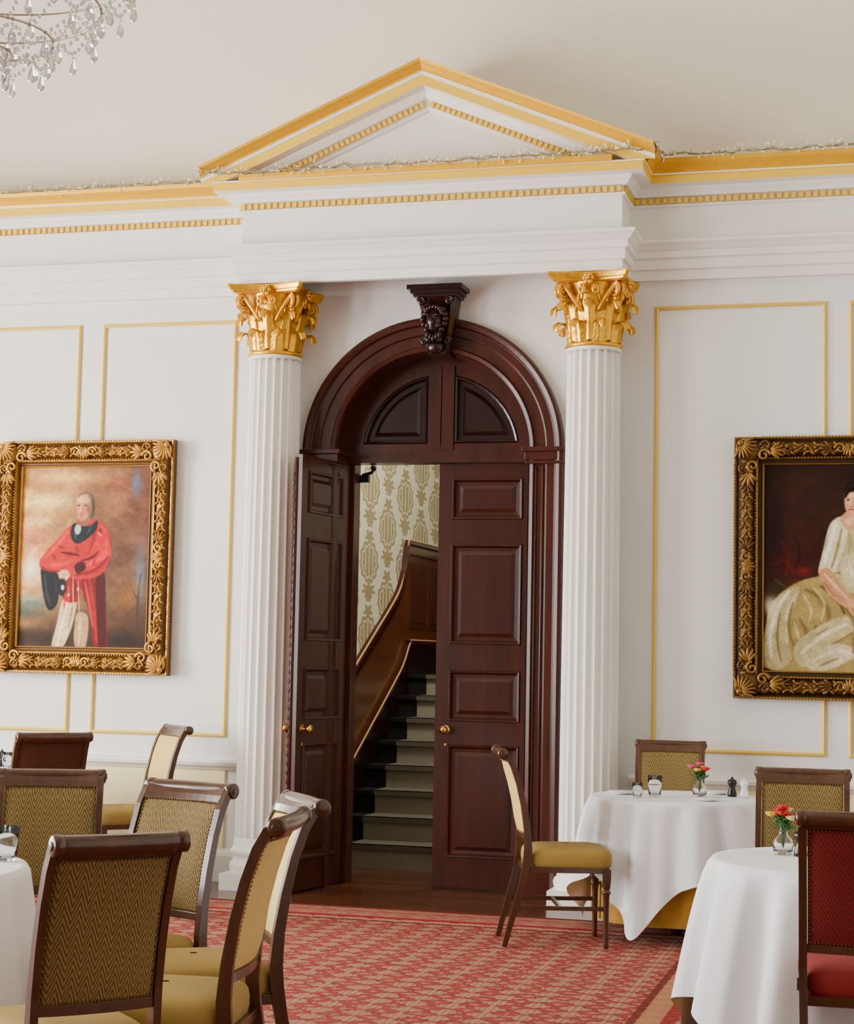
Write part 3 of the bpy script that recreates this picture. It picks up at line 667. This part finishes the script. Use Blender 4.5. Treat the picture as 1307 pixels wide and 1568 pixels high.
S2=[('g',(1200,780,34,60),(54,28,20),.7),('g',(1240,740,40,26),(56,30,20),.6),('g',(1185,820,14,60),(24,12,10),.7),('g',(1205,870,34,34),(66,20,15),.7),('g',(1232,845,16,36),(58,18,14),.6),('g',(1228,876,10,6),(130,34,30),.65),('g',(1192,905,18,14),(52,50,28),.8),('g',(1222,900,14,9),(170,106,40),.45),('g',(1390,800,60,90),(60,36,22),.6),('blur',3),
('s',[(1182,870),(1200,860),(1215,880),(1240,885)],3,(100,28,22),.5),('s',[(1196,830),(1206,856),(1200,890)],3,(92,26,20),.45),('s',[(1214,820),(1222,850),(1216,872)],2.6,(30,10,8),.7),('s',[(1186,888),(1200,900)],3,(90,84,44),.6),
('p',[(1182,955),(1184,925),(1205,902),(1240,886),(1300,880),(1375,902),(1402,960),(1396,1029),(1190,1029),(1172,1000)],OL),
('p',[(1174,960),(1180,930),(1200,908),(1222,902),(1212,935),(1200,960),(1210,1012),(1182,1028),(1170,1000)],(180,168,124)),
('s',[(1206,908),(1190,935),(1180,975),(1182,1010)],5,IVH,.9),('s',[(1216,912),(1204,945),(1204,985)],3.4,(220,210,174),.85),('s',[(1212,925),(1206,960),(1216,1000)],3.4,OLS,.8),('s',[(1194,940),(1190,980),(1196,1015)],2.4,OLS,.75),
('s',[(1230,905),(1248,915),(1262,940),(1258,965)],6,OLS,.8),('s',[(1252,900),(1272,915),(1284,940)],4.6,OLD,.7),('s',[(1240,900),(1256,925),(1252,950)],3,(196,178,124),.8),('s',[(1226,912),(1238,935),(1234,955)],2.8,(204,190,140),.75),
('s',[(1222,950),(1232,975),(1224,1010)],5,OLS,.75),('s',[(1244,960),(1240,990),(1228,1015)],4,OLD,.65),('s',[(1214,955),(1222,985)],2.4,(206,194,150),.75),
('p',[(1214,992),(1246,962),(1284,945),(1300,962),(1256,1002),(1224,1022)],(190,178,134)),('s',[(1224,1002),(1252,976),(1288,956)],4.6,IVH,.85),('s',[(1232,1012),(1262,992),(1294,970)],3.2,OLS,.75),('s',[(1244,975),(1262,962)],2,OLS,.6),
('p',[(1228,1006),(1272,986),(1304,1000),(1262,1026),(1236,1026)],(206,196,160)),('s',[(1240,1014),(1272,996),(1300,1003)],3.6,IVH,.85),('s',[(1250,1020),(1276,1008)],2.2,OLS,.75),('s',[(1284,930),(1300,960),(1296,1000)],4.6,OLS,.75),
('p',[(1300,950),(1340,925),(1390,950),(1360,1010),(1310,1020)],(144,128,78)),('s',[(1306,960),(1320,990),(1312,1020)],4.4,(200,188,142),.75),('s',[(1330,940),(1350,980),(1346,1020)],5,OLD,.65),('s',[(1350,935),(1376,970),(1380,1015)],5,(180,166,118),.65),
('g',(1180,930,10,14),IVH,.8),('g',(1240,1000,40,40),(120,104,60),.25),
('p',[(1256,842),(1270,800),(1296,790),(1334,796),(1352,846),(1344,900),(1276,908),(1252,880)],(186,176,132)),
('p',[(1254,846),(1264,804),(1282,794),(1288,820),(1278,856),(1266,882),(1248,880)],(218,210,178)),
('s',[(1272,802),(1264,830),(1256,866)],4.6,(248,242,222),.9),('s',[(1280,812),(1274,842),(1266,872)],2.8,OLS,.7),('s',[(1262,820),(1256,845)],2,(160,148,108),.75),('s',[(1286,800),(1292,830),(1286,860)],3.4,(156,144,98),.8),
('s',[(1300,812),(1304,840),(1298,868)],3.6,IVH,.75),('s',[(1312,806),(1318,846)],3.4,OLS,.65),('s',[(1270,880),(1292,878),(1320,886)],3.4,(130,114,68),.85),('s',[(1290,850),(1306,856),(1326,850)],2.4,OLS,.65),
('p',[(1280,858),(1300,850),(1312,872),(1300,900),(1282,896)],(204,194,152)),('s',[(1290,862),(1296,888)],3.2,IVH,.8),
('p',[(1248,880),(1262,872),(1280,898),(1300,922),(1292,934),(1264,914)],(190,142,104)),('s',[(1256,880),(1272,900),(1290,920)],3.4,(228,188,150),.85),('s',[(1254,892),(1272,916)],2,(140,94,64),.6),
('p',[(1288,918),(1304,922),(1312,940),(1306,952),(1298,944),(1290,934)],(202,156,118)),('s',[(1298,928),(1306,946)],1.4,(140,92,64),.8),('s',[(1293,930),(1300,944)],1.2,(140,92,64),.8),
('p',[(1318,886),(1340,880),(1346,900),(1310,916),(1304,904)],(200,156,118)),
('p',[(1278,800),(1286,786),(1308,784),(1318,800),(1304,814),(1288,812)],(200,152,114)),('g',(1292,800,8,6),(234,196,160),.85),('g',(1308,792,6,10),(126,80,56),.75),
('p',[(1284,760),(1288,745),(1304,736),(1322,742),(1330,762),(1328,790),(1318,800),(1310,780)],(20,10,8)),('s',[(1290,748),(1304,741),(1318,750)],3,(64,38,28),.7),('s',[(1324,764),(1324,786)],3,(52,30,22),.7),
('p',[(1284,762),(1292,752),(1304,752),(1309,766),(1306,782),(1298,792),(1290,791),(1285,780)],(212,164,128)),
('g',(1292,760,6,5),(240,204,172),.85),('g',(1304,776,5,9),(136,84,60),.8),('g',(1288,777,3,3),(208,118,98),.55),
('p',[(1283,764),(1290,749),(1304,748),(1312,760),(1308,766),(1302,757),(1292,756),(1286,764)],(24,12,9)),
('g',(1289,766.8,2.8,2),(130,84,62),.75),('g',(1300,766.8,3,2),(130,84,62),.75),('g',(1289,768,1.6,1),(34,20,18),.95),('g',(1300,768,1.8,1),(34,20,18),.95),
('s',[(1292.5,767),(1291.2,775),(1293.5,777)],1.2,(242,204,172),.75),('g',(1293,778,2,1),(134,76,58),.75),('s',[(1289.4,783),(1293,782.2),(1297.6,783)],1.3,(150,46,46),.9)]

def frame(name,x0,x1,z0,z1,cx0,cx1,cz0,cz1,cols,seed):
    rd=random.Random(seed); mb=MB()
    yb0=-.005
    w=((cx0-x0)+(x1-cx1))/2
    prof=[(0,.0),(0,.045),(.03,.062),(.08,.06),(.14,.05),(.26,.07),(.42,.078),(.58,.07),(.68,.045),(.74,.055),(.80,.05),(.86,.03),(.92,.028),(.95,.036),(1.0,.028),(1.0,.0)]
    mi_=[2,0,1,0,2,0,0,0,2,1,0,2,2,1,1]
    rows=[]
    for (ox,oz,ix,iz) in ((x0,z0,cx0,cz0),(x1,z0,cx1,cz0),(x1,z1,cx1,cz1),(x0,z1,cx0,cz1)):
        rows.append([(ox+(ix-ox)*a,yb0-b-.012,oz+(iz-oz)*a) for a,b in prof])
    n_=len(prof)
    for j in range(n_-1): mb.grid([[r[j],r[j+1]] for r in rows],mi_[j],False,cv=True)
    mb.box(x0+.01,x1-.01,-.012,-.003,z0+.01,z1-.01,2)
    Y=-.098
    def el(px,pz,l,wd,rot,mt,d=.012,y=Y):
        M=Matrix.Translation((px,y,pz))@Matrix.Rotation(-rot,4,'Y'); mb.ball((0,0,0),(l,d,wd),mt,8,5,M)
    def scroll(px,pz,s,flip,rot,mt,y=Y-.004):
        pts=[];rr=[]
        for i in range(20):
            th=i/19*pi*2.6; q=.042*(1-i/19*.8)*s
            a=q*cos(th)*flip; b=q*sin(th)
            pts.append((px+a*cos(rot)-b*sin(rot),y,pz+a*sin(rot)+b*cos(rot))); rr.append((.012-.005*i/19)*s)
        mb.tube(pts,rr,mt,6)
    def fan(px,pz,s,rot,mt,k_=5,sp=.36):
        h=(k_-1)/2
        for k in range(k_):
            a=rot+(k-h)*sp; l=.036*s*(1-.1*abs(k-h)); el(px+cos(a)*l,pz+sin(a)*l,l,.008*s,a,mt,.012*s)
    def side(ax,fixed,a,b,inward):
        L_=b-a; k=int(L_/.06); amp=w*.13
        P2=lambda c,o:(c,fixed+o) if ax=='x' else (fixed+o,c)
        vine=[]
        for i in range(k*8+1):
            c=a+L_*i/(k*8); o=amp*sin(i/8*pi); q=P2(c,o); vine.append((q[0],Y+.006,q[1]))
        mb.tube(vine,.0065,1,6)
        for i in range(k):
            c=a+(i+.5)*L_/k; s_=1 if i%2==0 else -1
            for (dc,o,l,r_) in ((-.018,.9,.022,.7),(.012,.4,.02,-.5),(.0,-.9,.02,.9),(.02,-.6,.016,.2)):
                q=P2(c+dc,s_*o*amp*1.3); rot=(s_*r_ if ax=='x' else pi/2-s_*r_); el(q[0],q[1],l,.0075,rot,i%2 if dc<0 else 1,.012,Y+.004)
            q=P2(c,-s_*amp*.2); mb.ball((q[0],Y,q[1]),.009,1,7,5)
        k=int(L_/.02)
        for i in range(k):
            c=a+(i+.5)*L_/k
            for off,rad in ((.30,.007),(-.40,.0085)):
                q=P2(c,inward*w*off); mb.ball((q[0],-.077,q[1]),(rad,.007,rad),1,6,4)
    q0=w*.43
    side('x',z0+q0,x0+w*.9,x1-w*.9,1); side('x',z1-q0,x0+w*.9,x1-w*.9,-1)
    side('z',x0+q0,z0+w*.9,z1-w*.9,1); side('z',x1-q0,z0+w*.9,z1-w*.9,-1)
    for (px,pz,sx_,sz_) in ((x0,z0,1,1),(x1,z0,-1,1),(x1,z1,-1,-1),(x0,z1,1,-1)):
        c=(px+sx_*w*.5,pz+sz_*w*.5); dgn=math.atan2(sz_,sx_); hx_=0 if sx_>0 else pi; vz=pi/2*sz_
        mb.ball((c[0],-.085,c[1]),(.07,.028,.07),0,14,8)
        for k in range(9):
            a=dgn+(k-4)*.3; el(c[0]-sx_*.045+cos(a)*.055,c[1]-sz_*.045+sin(a)*.055,.05,.0085,a,1,.012,-.112)
        mb.ball((c[0]-sx_*.05,-.112,c[1]-sz_*.05),(.02,.014,.02),1,10,6)
        for (dx,dz,r_) in ((1,0,hx_),(0,1,vz)):
            ox,oz=(sx_*1 if dx else 0),(sz_*1 if dz else 0)
            scroll(c[0]+ox*.095+(0 if dx else sx_*.028),c[1]+oz*.095+(0 if dz else sz_*.028),.95,sx_ if dx else sz_,0 if dx else pi/2,1)
            scroll(c[0]+ox*.105-(0 if dx else sx_*.03),c[1]+oz*.105-(0 if dz else sz_*.03),.8,-sx_ if dx else sz_,0 if dx else pi/2,0)
            fan(c[0]+ox*.13,c[1]+oz*.13,1.5,r_,1); fan(c[0]+ox*.2,c[1]+oz*.2,1.1,r_,0,3,.5)
        el(c[0]-sx_*.07,c[1]-sz_*.01,.04,.012,pi/2,1); el(c[0]-sx_*.01,c[1]-sz_*.07,.04,.012,0,1)
    for (px,pz,r) in (((x0+x1)/2,z0+w*.45,pi/2),((x0+x1)/2,z1-w*.45,-pi/2),(x0+w*.45,(z0+z1)/2,0),(x1-w*.45,(z0+z1)/2,pi)):
        mb.ball((px,-.09,pz),(.035,.022,.035),0,12,7); fan(px-cos(r)*.03,pz-sin(r)*.03,1.3,r,1,7,.3)
        for s_ in (-1,1):
            hz=abs(abs(r)-pi/2)<.1
            dx_,dz_=(s_*.06,0) if hz else (0,s_*.06)
            scroll(px+dx_,pz+dz_,.8,s_,0 if hz else pi/2,1); fan(px+dx_*1.7,pz+dz_*1.7,1.3,(0 if s_>0 else pi) if hz else s_*pi/2,0)
    return mb.build(name,cols)
e=bpy.data.objects.new('portrait_painting',None); bpy.context.scene.collection.objects.link(e)
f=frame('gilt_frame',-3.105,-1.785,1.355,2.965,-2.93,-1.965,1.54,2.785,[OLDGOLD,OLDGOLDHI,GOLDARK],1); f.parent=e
c=canvas('canvas',-2.935,-1.96,1.535,2.79,-.03,(38,229,715,992),S1,bg1,320,440,1.12); c.parent=e
e2=bpy.data.objects.new('portrait_painting',None); bpy.context.scene.collection.objects.link(e2)
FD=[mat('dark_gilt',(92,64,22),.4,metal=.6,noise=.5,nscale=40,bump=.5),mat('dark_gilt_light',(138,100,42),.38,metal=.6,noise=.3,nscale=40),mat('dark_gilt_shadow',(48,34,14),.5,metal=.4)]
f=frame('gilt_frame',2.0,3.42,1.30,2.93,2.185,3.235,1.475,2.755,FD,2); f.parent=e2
c=canvas('canvas',2.18,3.24,1.47,2.76,-.03,(1170,1415,712,1030),S2,bg2,340,400,1.1); c.parent=e2

# ------------------------------------------------------------ chairs
def chair(bx,by,face,kind='o',z=.009,sx=.93):
    mb=MB()
    prof=[(-.315,0,.026),(-.295,.08,.028),(-.262,.2,.032),(-.225,.33,.038),(-.205,.43,.044),(-.2,.5,.042),(-.207,.6,.036),(-.226,.72,.032),(-.252,.83,.03),(-.283,.92,.03),(-.312,.972,.03),(-.335,.990,.028)]
    for sg in (-1,1):
        pts=[(sg*(.200+.012*min(1,p[1]/.5)),p[0],p[1]) for p in prof]
        mb.rsweep(pts,(1,0,0),.028,[p[2] for p in prof],0)
        M=Matrix.Translation((sg*.213,-.338,.985))@Matrix.Rotation(pi/2,4,'Y')
        mb.lathe([(0,-.019),(.022,-.019),(.028,-.014),(.028,.014),(.022,.019),(.012,.019),(.012,.024),(0,.024)] if sg>0 else [(0,.019),(.022,.019),(.028,.014),(.028,-.014),(.022,-.019),(.012,-.019),(.012,-.024),(0,-.024)],18,0,M=M)
        fxx=sg*.222
        mb.box(fxx-.021,fxx+.021,.185,.227,.33,.40,0)
        mb.lathe([(.012,0),(.015,.01),(.013,.03),(.0155,.2),(.018,.27),(.024,.28),(.024,.29),(.016,.297),(.022,.31),(.022,.33)],14,0,c=(fxx,.206,0))
        mb.rsweep([(sg*.205,-.262,.20),(fxx,.206,.20)],(0,0,1),.022,.016,0)
        mb.rsweep([(sg*.208,-.2,.395),(fxx,.21,.395)],(0,0,1),.03,.025,0)
    mb.box(-.213,.213,-.035,-.018,.19,.21,0); mb.box(-.2,.2,-.218,-.198,.38,.41,0); mb.box(-.21,.21,.195,.22,.38,.41,0)
    def yz(zv):
        for i in range(len(prof)-1):
            a,b=prof[i],prof[i+1]
            if a[1]<=zv<=b[1]: t=(zv-a[1])/(b[1]-a[1]); return a[0]+(b[0]-a[0])*t
        return prof[-1][0]
    n=10
    bow=lambda x:-.018*(1-(x/.2)**2)
    xs=[-.205+.41*i/n for i in range(n+1)]
    mb.tube([(x,-.336+bow(x)*.6,.985) for x in xs],.026,0,12)
    rows=[]
    for x in xs:
        b=bow(x); rows.append([(x,yz(.948)+.016+b,.948),(x,yz(.968)+.016+b,.97),(x,-.320+b,1.006),(x,-.345+b,1.008),(x,yz(.968)-.018+b,.955),(x,yz(.948)-.018+b,.948)])
    mb.grid(rows,0,False,cu=True,cap=True)
    rows=[]
    for x in xs: b=bow(x); y=yz(.56); rows.append([(x,y+.014+b,.548),(x,y+.014+b,.574),(x,y-.014+b,.574),(x,y-.014+b,.548)])
    mb.grid(rows,0,False,cu=True,cap=True)
    zz=[.570+.382*i/12 for i in range(13)]; xs2=[-.196+.392*i/12 for i in range(13)]
    for sg,mt in ((1,1),(-1,3)):
        rows=[]
        for zv in zz:
            row=[]
            for x in xs2:
                u=abs(x)/.196; v=min(1,abs((zv-.761)/.191)); puff=.014*(1-u**6)*(1-v**6)
                row.append((x,yz(zv)+bow(x)+sg*(.008+puff),zv))
            rows.append(row)
        mb.grid(rows,mt,True)
        for i in range(30):
            zv=.582+.358*i/29
            for s2 in (-1,1): mb.ball((s2*.189,yz(zv)+sg*.013+bow(.189),zv),.0034,4,6,4)
        for i in range(30):
            x=-.185+.37*i/29
            for zv in (.580,.944): mb.ball((x,yz(zv)+sg*.014+bow(x),zv),.0034,4,6,4)
    def outline(s,zv):
        o=[]
        for i in range(40):
            a=2*pi*i/40; e_=.28
            cx_=math.copysign(abs(cos(a))**e_,cos(a)); cy_=math.copysign(abs(sin(a))**e_,sin(a))
            y=.018+cy_*.224*s; wx=.215+.032*(y+.2)/.44
            o.append((cx_*wx*s,y,zv))
        return o
    mb.grid([outline(.96,.405),outline(.985,.412),outline(1,.43),outline(1,.458),outline(.985,.475),outline(.95,.488),outline(.88,.497),outline(.7,.506),outline(.4,.512),outline(.05,.514)],2,True,cu=True)
    mats={'o':[CHWOOD,FOLIVE,SEATG,PLAIN,NAIL],'h':[CHWOOD,FOLIVE,SEATG,FOLIVE,NAIL],'f':[CHWOOD,PLAIN,SEATG,PLAIN,NAIL],'r':[CHWOOD,FRED,SEATR,FRED,NAIL],'b':[CHWOOD,FBROWN,SEATG,FBROWN,NAIL]}[kind]
    ox=bx+.33*cos(face); oy=by+.33*sin(face)
    return mb.build('dining_chair',mats,(ox,oy,z),face-pi/2,bevel=.003,scale=(1.02*sx,1.02,1.02))
dg=math.radians
chair(1.13,-7.06,dg(138),'h',sx=.79)
chair(1.30,-6.27,dg(189),'o')
chair(1.12,-5.62,dg(215),'f')
chair(.54,-5.2,dg(250),'h',sx=.9)
chair(-.175,-4.87,dg(292),'h',sx=.88)
chair(-1.68,-1.9,dg(135),'b',sx=.95)
chair(-1.57,-.40,dg(224),'f')
chair(.95,-1.85,dg(18),'o')
chair(1.66,-.38,dg(274),'h',sx=.9)
chair(2.605,-2.965,dg(272),'h',sx=.9)
chair(2.955,-5.36,dg(92),'r',sx=.95)

# ------------------------------------------------------------ tables
def table(name,x,y,R,half,rot,seed,under=.66,z=.75,nf=11,amp=.02,flare=.16):
    e=bpy.data.objects.new(name,None); bpy.context.scene.collection.objects.link(e); e.location=(x,y,.008)
    mb=MB(); mb.lathe([(0,z-.035),(R-.035,z-.035),(R-.03,z-.025),(R-.03,z-.006),(0,z-.006)],48,0)
    mb.lathe([(.0,0),(.03,.0),(.045,.1),(.05,.3),(.035,.5),(.06,.7),(.0,.71)],16,0)
    for k in range(4):
        a=k*pi/2+.4; mb.tube([(0,0,.16),(.15*cos(a),.15*sin(a),.12),(.30*cos(a),.30*sin(a),.02)],[.03,.026,.02],0,8)
    o=mb.build('table_top',[CHWOOD]); o.parent=e
    def cloth(nm,hf,mtl,lift,full,amp,flare,ph,dR):
        mb=MB(); NA=300; rows=[]; Rr=R+dR
        for r in [0.001,.3,.6,.85,.97]: rows.append([(Rr*r*cos(2*pi*i/NA),Rr*r*sin(2*pi*i/NA),z+lift) for i in range(NA)])
        K=22
        def hang(a):
            if full: return full
            c_,s_=abs(cos(a-rot)),abs(sin(a-rot)); return max(.02,hf/(max(c_,s_)**16+ (min(c_,s_))**16)**(1/16)-R)
        for j in range(K+1):
            t=j/K; row=[]
            for i in range(NA):
                a=2*pi*i/NA; h=hang(a); s=h*t
                w_=.5*sin(nf*a+ph+.9*sin(2*a+seed))+.36*sin((nf-4)*a+2.1*ph)+.26*sin((nf+6)*a+.5*ph+sin(3*a))
                fold=math.copysign(abs(w_)**.8,w_)
                k_=(s/(s+.16))*min(1,s/.06)*1.5
                rad=Rr+.010*min(1,s/.015)+amp*fold*k_+flare*s*(1 if full else .5+.5*h/(hf*1.414-R))
                zz=z+lift-max(0,s-.006)
                row.append((rad*cos(a),rad*sin(a),max(.012,zz)))
            rows.append(row)
        mb.grid(rows,0,True,cu=True); o=mb.build(nm,[mtl]); o.parent=e
    cloth('gold_undercloth',0,UCLOTH,.002,under,.012,.02,1.7+seed,-.035)
    cloth('white_cloth',half,CLOTH,.008,0,amp,flare,seed*1.1,0)
    return e
table('dining_table',1.815,-1.24,.48,.885,dg(30),1,nf=14,amp=.055)
table('dining_table',2.86,-4.24,.52,1.04,dg(22),2,under=.72,nf=13,amp=.045,flare=.24)
table('dining_table',-.45,-5.95,.66,1.22,dg(30),3,under=.72,amp=.03)
table('dining_table',-2.62,-.92,.50,.86,dg(20),4,amp=.03)

TZ=.768
def tumbler(x,y,s=1,z=TZ):
    mb=MB(); mb.lathe([(0,0),(.026,0),(.03,.004),(.034,.06),(.037,.10),(.0355,.10),(.0325,.06),(.028,.012),(0,.01)],24,0); mb.build('drinking_glass',[GLASS],(x,y,z),0,scale=s)
def plate(x,y,r=.08,z=TZ):
    mb=MB(); mb.lathe([(0,0),(r*.6,0),(r*.65,.004),(r,.014),(r*.99,.017),(r*.64,.008),(0,.006)],32,0); mb.build('side_plate',[PORC],(x,y,z))
def grinder(x,y,z=TZ,m=None,nm='pepper_grinder'):
    mb=MB(); mb.lathe([(0,0),(.026,0),(.027,.01),(.024,.025),(.018,.045),(.017,.055),(.023,.065),(.026,.075),(.025,.088),(.014,.096),(.006,.098),(.007,.106),(0,.11)],20,0); mb.build(nm,[m or BLACK],(x,y,z))
def flowers(x,y,seed,cols,z=TZ):
    rd=random.Random(seed); mb=MB()
    mb.lathe([(0,0),(.034,0),(.038,.008),(.04,.04),(.034,.06),(.018,.075),(.016,.095),(.02,.10),(.018,.10),(.014,.094),(.016,.076),(.032,.058),(.037,.04),(.034,.012),(0,.008)],24,0)
    for i in range(7):
        a=i*1.05+rd.random()*.4; r=.02+.026*(i%2); hh=.135+.03*rd.random(); hx_,hy_=r*cos(a),r*sin(a)
        if i==0: hx_=hy_=0; hh=.175
        mb.tube([(0,0,.02),(hx_*.3,hy_*.3,.09),(hx_,hy_,hh)],.002,1,5)
        c=2+i%len(cols)
        for ring,(rr2,n2,sc) in enumerate(((.016,7,.014),(.008,5,.011))):
            for k in range(n2):
                b=k*2*pi/n2+ring*.4; M=Matrix.Translation((hx_+rr2*cos(b),hy_+rr2*sin(b),hh+.004+.006*ring))@Matrix.Rotation(b,4,'Z')@Matrix.Rotation(-.7+.3*ring,4,'Y')
                mb.ball((0,0,0),(sc,sc*.75,.003),c,8,5,M)
        mb.ball((hx_,hy_,hh+.01),.005,c,6,5)
        for k in range(3):
            b=a+k*2.2; M=Matrix.Translation((hx_*.6+.02*cos(b),hy_*.6+.02*sin(b),hh-.04+.012*k))@Matrix.Rotation(b,4,'Z')@Matrix.Rotation(-.5,4,'Y'); mb.ball((0,0,0),(.026,.011,.002),1,8,5,M)
    mb.build('flower_vase',[GLASS,LEAF]+cols,(x,y,z))
tumbler(1.70,-1.33,1.15); tumbler(1.62,-1.44,.8) ; flowers(1.93,-1.18,3,[PETP,PETY,PETR]); grinder(2.10,-1.08); grinder(2.17,-1.11,m=PORC,nm='salt_shaker'); plate(1.50,-1.22); plate(2.0,-1.48); plate(2.0,-.94)
flowers(2.60,-4.12,5,[PETR,PETG,PETR,PETY]); grinder(2.67,-4.16); plate(2.86,-4.50,.085); tumbler(2.95,-4.05)
tumbler(.03,-5.60,1.2); plate(.0,-5.85); plate(-.22,-5.5); tumbler(.10,-6.08,1.1)
tumbler(-2.55,-1.2); tumbler(-2.40,-1.1); grinder(-2.52,-.95); plate(-2.3,-1.0)

# ------------------------------------------------------------ fairy lights
mb=MB(); rd=random.Random(11)
def lights(pts,step=.042):
    P=[Vector(p) for p in pts]; w=[]
    for i in range(len(P)-1):
        L_=(P[i+1]-P[i]).length; k=max(1,int(L_/step)); 
        for j in range(k): w.append(P[i].lerp(P[i+1],j/k)+Vector((0,rd.uniform(-.012,.012),rd.uniform(-.004,.016))))
    mb.tube(w,.0045,0,4); w2=[p+Vector((rd.uniform(-.02,.02),-.012,rd.uniform(-.014,.014))) for p in w]; mb.tube(w2,.0035,0,4)
    for p in w:
        for q in range(3):
            if rd.random()<.62:
                d=Vector((rd.uniform(-.8,.8),rd.uniform(-.9,.3),rd.uniform(-.9,1.1))).normalized(); l=rd.uniform(.032,.058)
                mb.tube([p,p+d*l*.4],.0025,0,4); mb.tube([p+d*l*.4,p+d*l],[.0045,.0055],1,4)
lights([(-3.9,-.25,4.695),(PX0-.26,-.25,4.695)]); lights([(PX0-.24,PY-.225,4.648),(PX1+.24,PY-.225,4.648)]); lights([(PX1+.25,PY-.2,4.70),(PX1+.28,-.26,4.70),(4.2,-.25,4.695)])
mb.build('fairy_lights',[WIRE,TIP])

# ------------------------------------------------------------ chandelier
def chandelier(x,y,zb):
    mb=MB()
    def bead(p,r,n=6): mb.ball(p,r,0,n,4)
    def drop(p,s=1):
        x_,y_,z_=p
        mb.ball((x_,y_,z_-.006),.005*s,0,6,4)
        mb.lathe([(0,0),(.007*s,-.012*s),(.014*s,-.034*s),(.011*s,-.046*s),(0,-.054*s)],6,0,c=(x_,y_,z_-.012),smooth=False,sy=.6)
    def chain(p,q,sag,n,r=.0075):
        p=Vector(p);q=Vector(q)
        for i in range(n+1):
            t=i/n; v=p.lerp(q,t); v.z-=sag*4*t*(1-t); bead(v,r)
    rings=[(.10,.10,6),(.24,.15,10),(.40,.27,14),(.52,.42,18)]
    def rp(k,i,off=0):
        r,h,n=rings[k]; a=2*pi*(i+off)/n; return (r*cos(a),r*sin(a),h)
    for k,(r,h,n) in enumerate(rings):
        mb.tube([(r*cos(2*pi*i/48),r*sin(2*pi*i/48),h) for i in range(48)],.004,1,6,closed=True)
        for i in range(n):
            a=rp(k,i); b=rp(k,i+1); chain(a,b,.05+.01*k,9); drop((a[0],a[1],a[2]-.012),1.3)
            m=((a[0]+b[0])/2,(a[1]+b[1])/2,a[2]-.06-.01*k); drop(m,1.1)
    for i in range(18):
        a=2*pi*i/18; n=14
        c0=(.52*cos(a),.52*sin(a),.42); c1=(.40*cos(a),.40*sin(a),.27); c2=(.24*cos(a),.24*sin(a),.15); c3=(.08*cos(a),.08*sin(a),.10)
        chain(c0,c1,.02,8); chain(c1,c2,.02,7)
        if i%2==0: chain(c2,c3,.02,6)
        chain(c0,(.12*cos(a),.12*sin(a),1.15),.12,26,.007)
    mb.lathe([(0,.03),(.02,.04),(.05,.07),(.06,.09),(.03,.12),(.02,.2),(.05,.3),(.07,.36),(.03,.45),(.02,.7),(.06,.85),(.08,.9),(.03,1.0),(.02,1.2),(.12,1.25),(.02,1.3),(.015,1.5)],20,0)
    drop((0,0,.05),1.5)
    for i in range(10):
        a=2*pi*i/10; ca,sa=cos(a),sin(a)
        pts=[(r*ca,r*sa,h) for r,h in smooth_pts([(.04,.42),(.18,.36),(.34,.42),(.48,.56),(.58,.60),(.62,.66)])]
        mb.tube(pts,.011,0,8)
        mb.lathe([(0,.0),(.05,.012),(.055,.02),(.012,.015),(.016,.05),(0,.05)],14,0,c=(.62*ca,.62*sa,.66))
        mb.lathe([(0,.05),(.011,.05),(.011,.15),(0,.15)],10,2,c=(.62*ca,.62*sa,.66)); mb.ball((.62*ca,.62*sa,.835),(.010,.010,.028),0,8,6)
        for k in range(6):
            b=k*pi/3; drop((.62*ca+.05*cos(b),.62*sa+.05*sin(b),.67),1)
    mb.tube([(0,0,1.5),(0,0,6.96-zb)],.008,1,6); mb.lathe([(0,6.90-zb),(.09,6.93-zb),(.1,6.98-zb)],20,1)
    mb.build('crystal_chandelier',[CRYST,mat('silvered_metal',(180,170,150),.25,metal=.9),CANDLE],(x,y,zb))
chandelier(.03,-6.0,3.44)

# ------------------------------------------------------------ lights
def area(name,loc,rot,sx_,sy_,pw,col):
    l=bpy.data.lights.new(name,'AREA'); l.shape='RECTANGLE'; l.size=sx_; l.size_y=sy_; l.energy=pw; l.color=col
    o=bpy.data.objects.new(name,l); o.location=loc; o.rotation_euler=rot; bpy.context.scene.collection.objects.link(o); return o
for i,(a,b) in enumerate(wins):
    area('window_daylight',(XL-.4,(a+b)/2,(zs0+zs1)/2),(0,-pi/2,0),zs1-zs0,b-a,(900,720,600,560)[i],(1,.985,.96))
area('hall_daylight',(.2,1.0,4.6),(dg(30),0,0),1.6,.8,100,(1,.96,.88))
w=bpy.data.worlds.new('world'); bpy.context.scene.world=w; w.use_nodes=True
bgn=w.node_tree.nodes['Background']; bgn.inputs[0].default_value=(1,.98,.94,1); bgn.inputs[1].default_value=.24

# ------------------------------------------------------------ camera
th=math.atan(756/2750); ph=math.atan(226/2750); ro=.02
Fv=Vector((-sin(th)*cos(ph),cos(th)*cos(ph),sin(ph))); Rv=Fv.cross(Vector((0,0,1))).normalized(); Uv=Rv.cross(Fv)
R2=Rv*cos(ro)+Uv*sin(ro); U2=-Rv*sin(ro)+Uv*cos(ro)
cam=bpy.data.cameras.new('camera'); cam.sensor_fit='HORIZONTAL'; cam.sensor_width=36; cam.lens=36*2750/1307; cam.clip_end=100
co=bpy.data.objects.new('camera',cam); bpy.context.scene.collection.objects.link(co)
Mx=Matrix((R2,U2,-Fv)).transposed().to_4x4(); Mx.translation=Vector((3.1172,-11.3629,1.5)); co.matrix_world=Mx
bpy.context.scene.camera=co
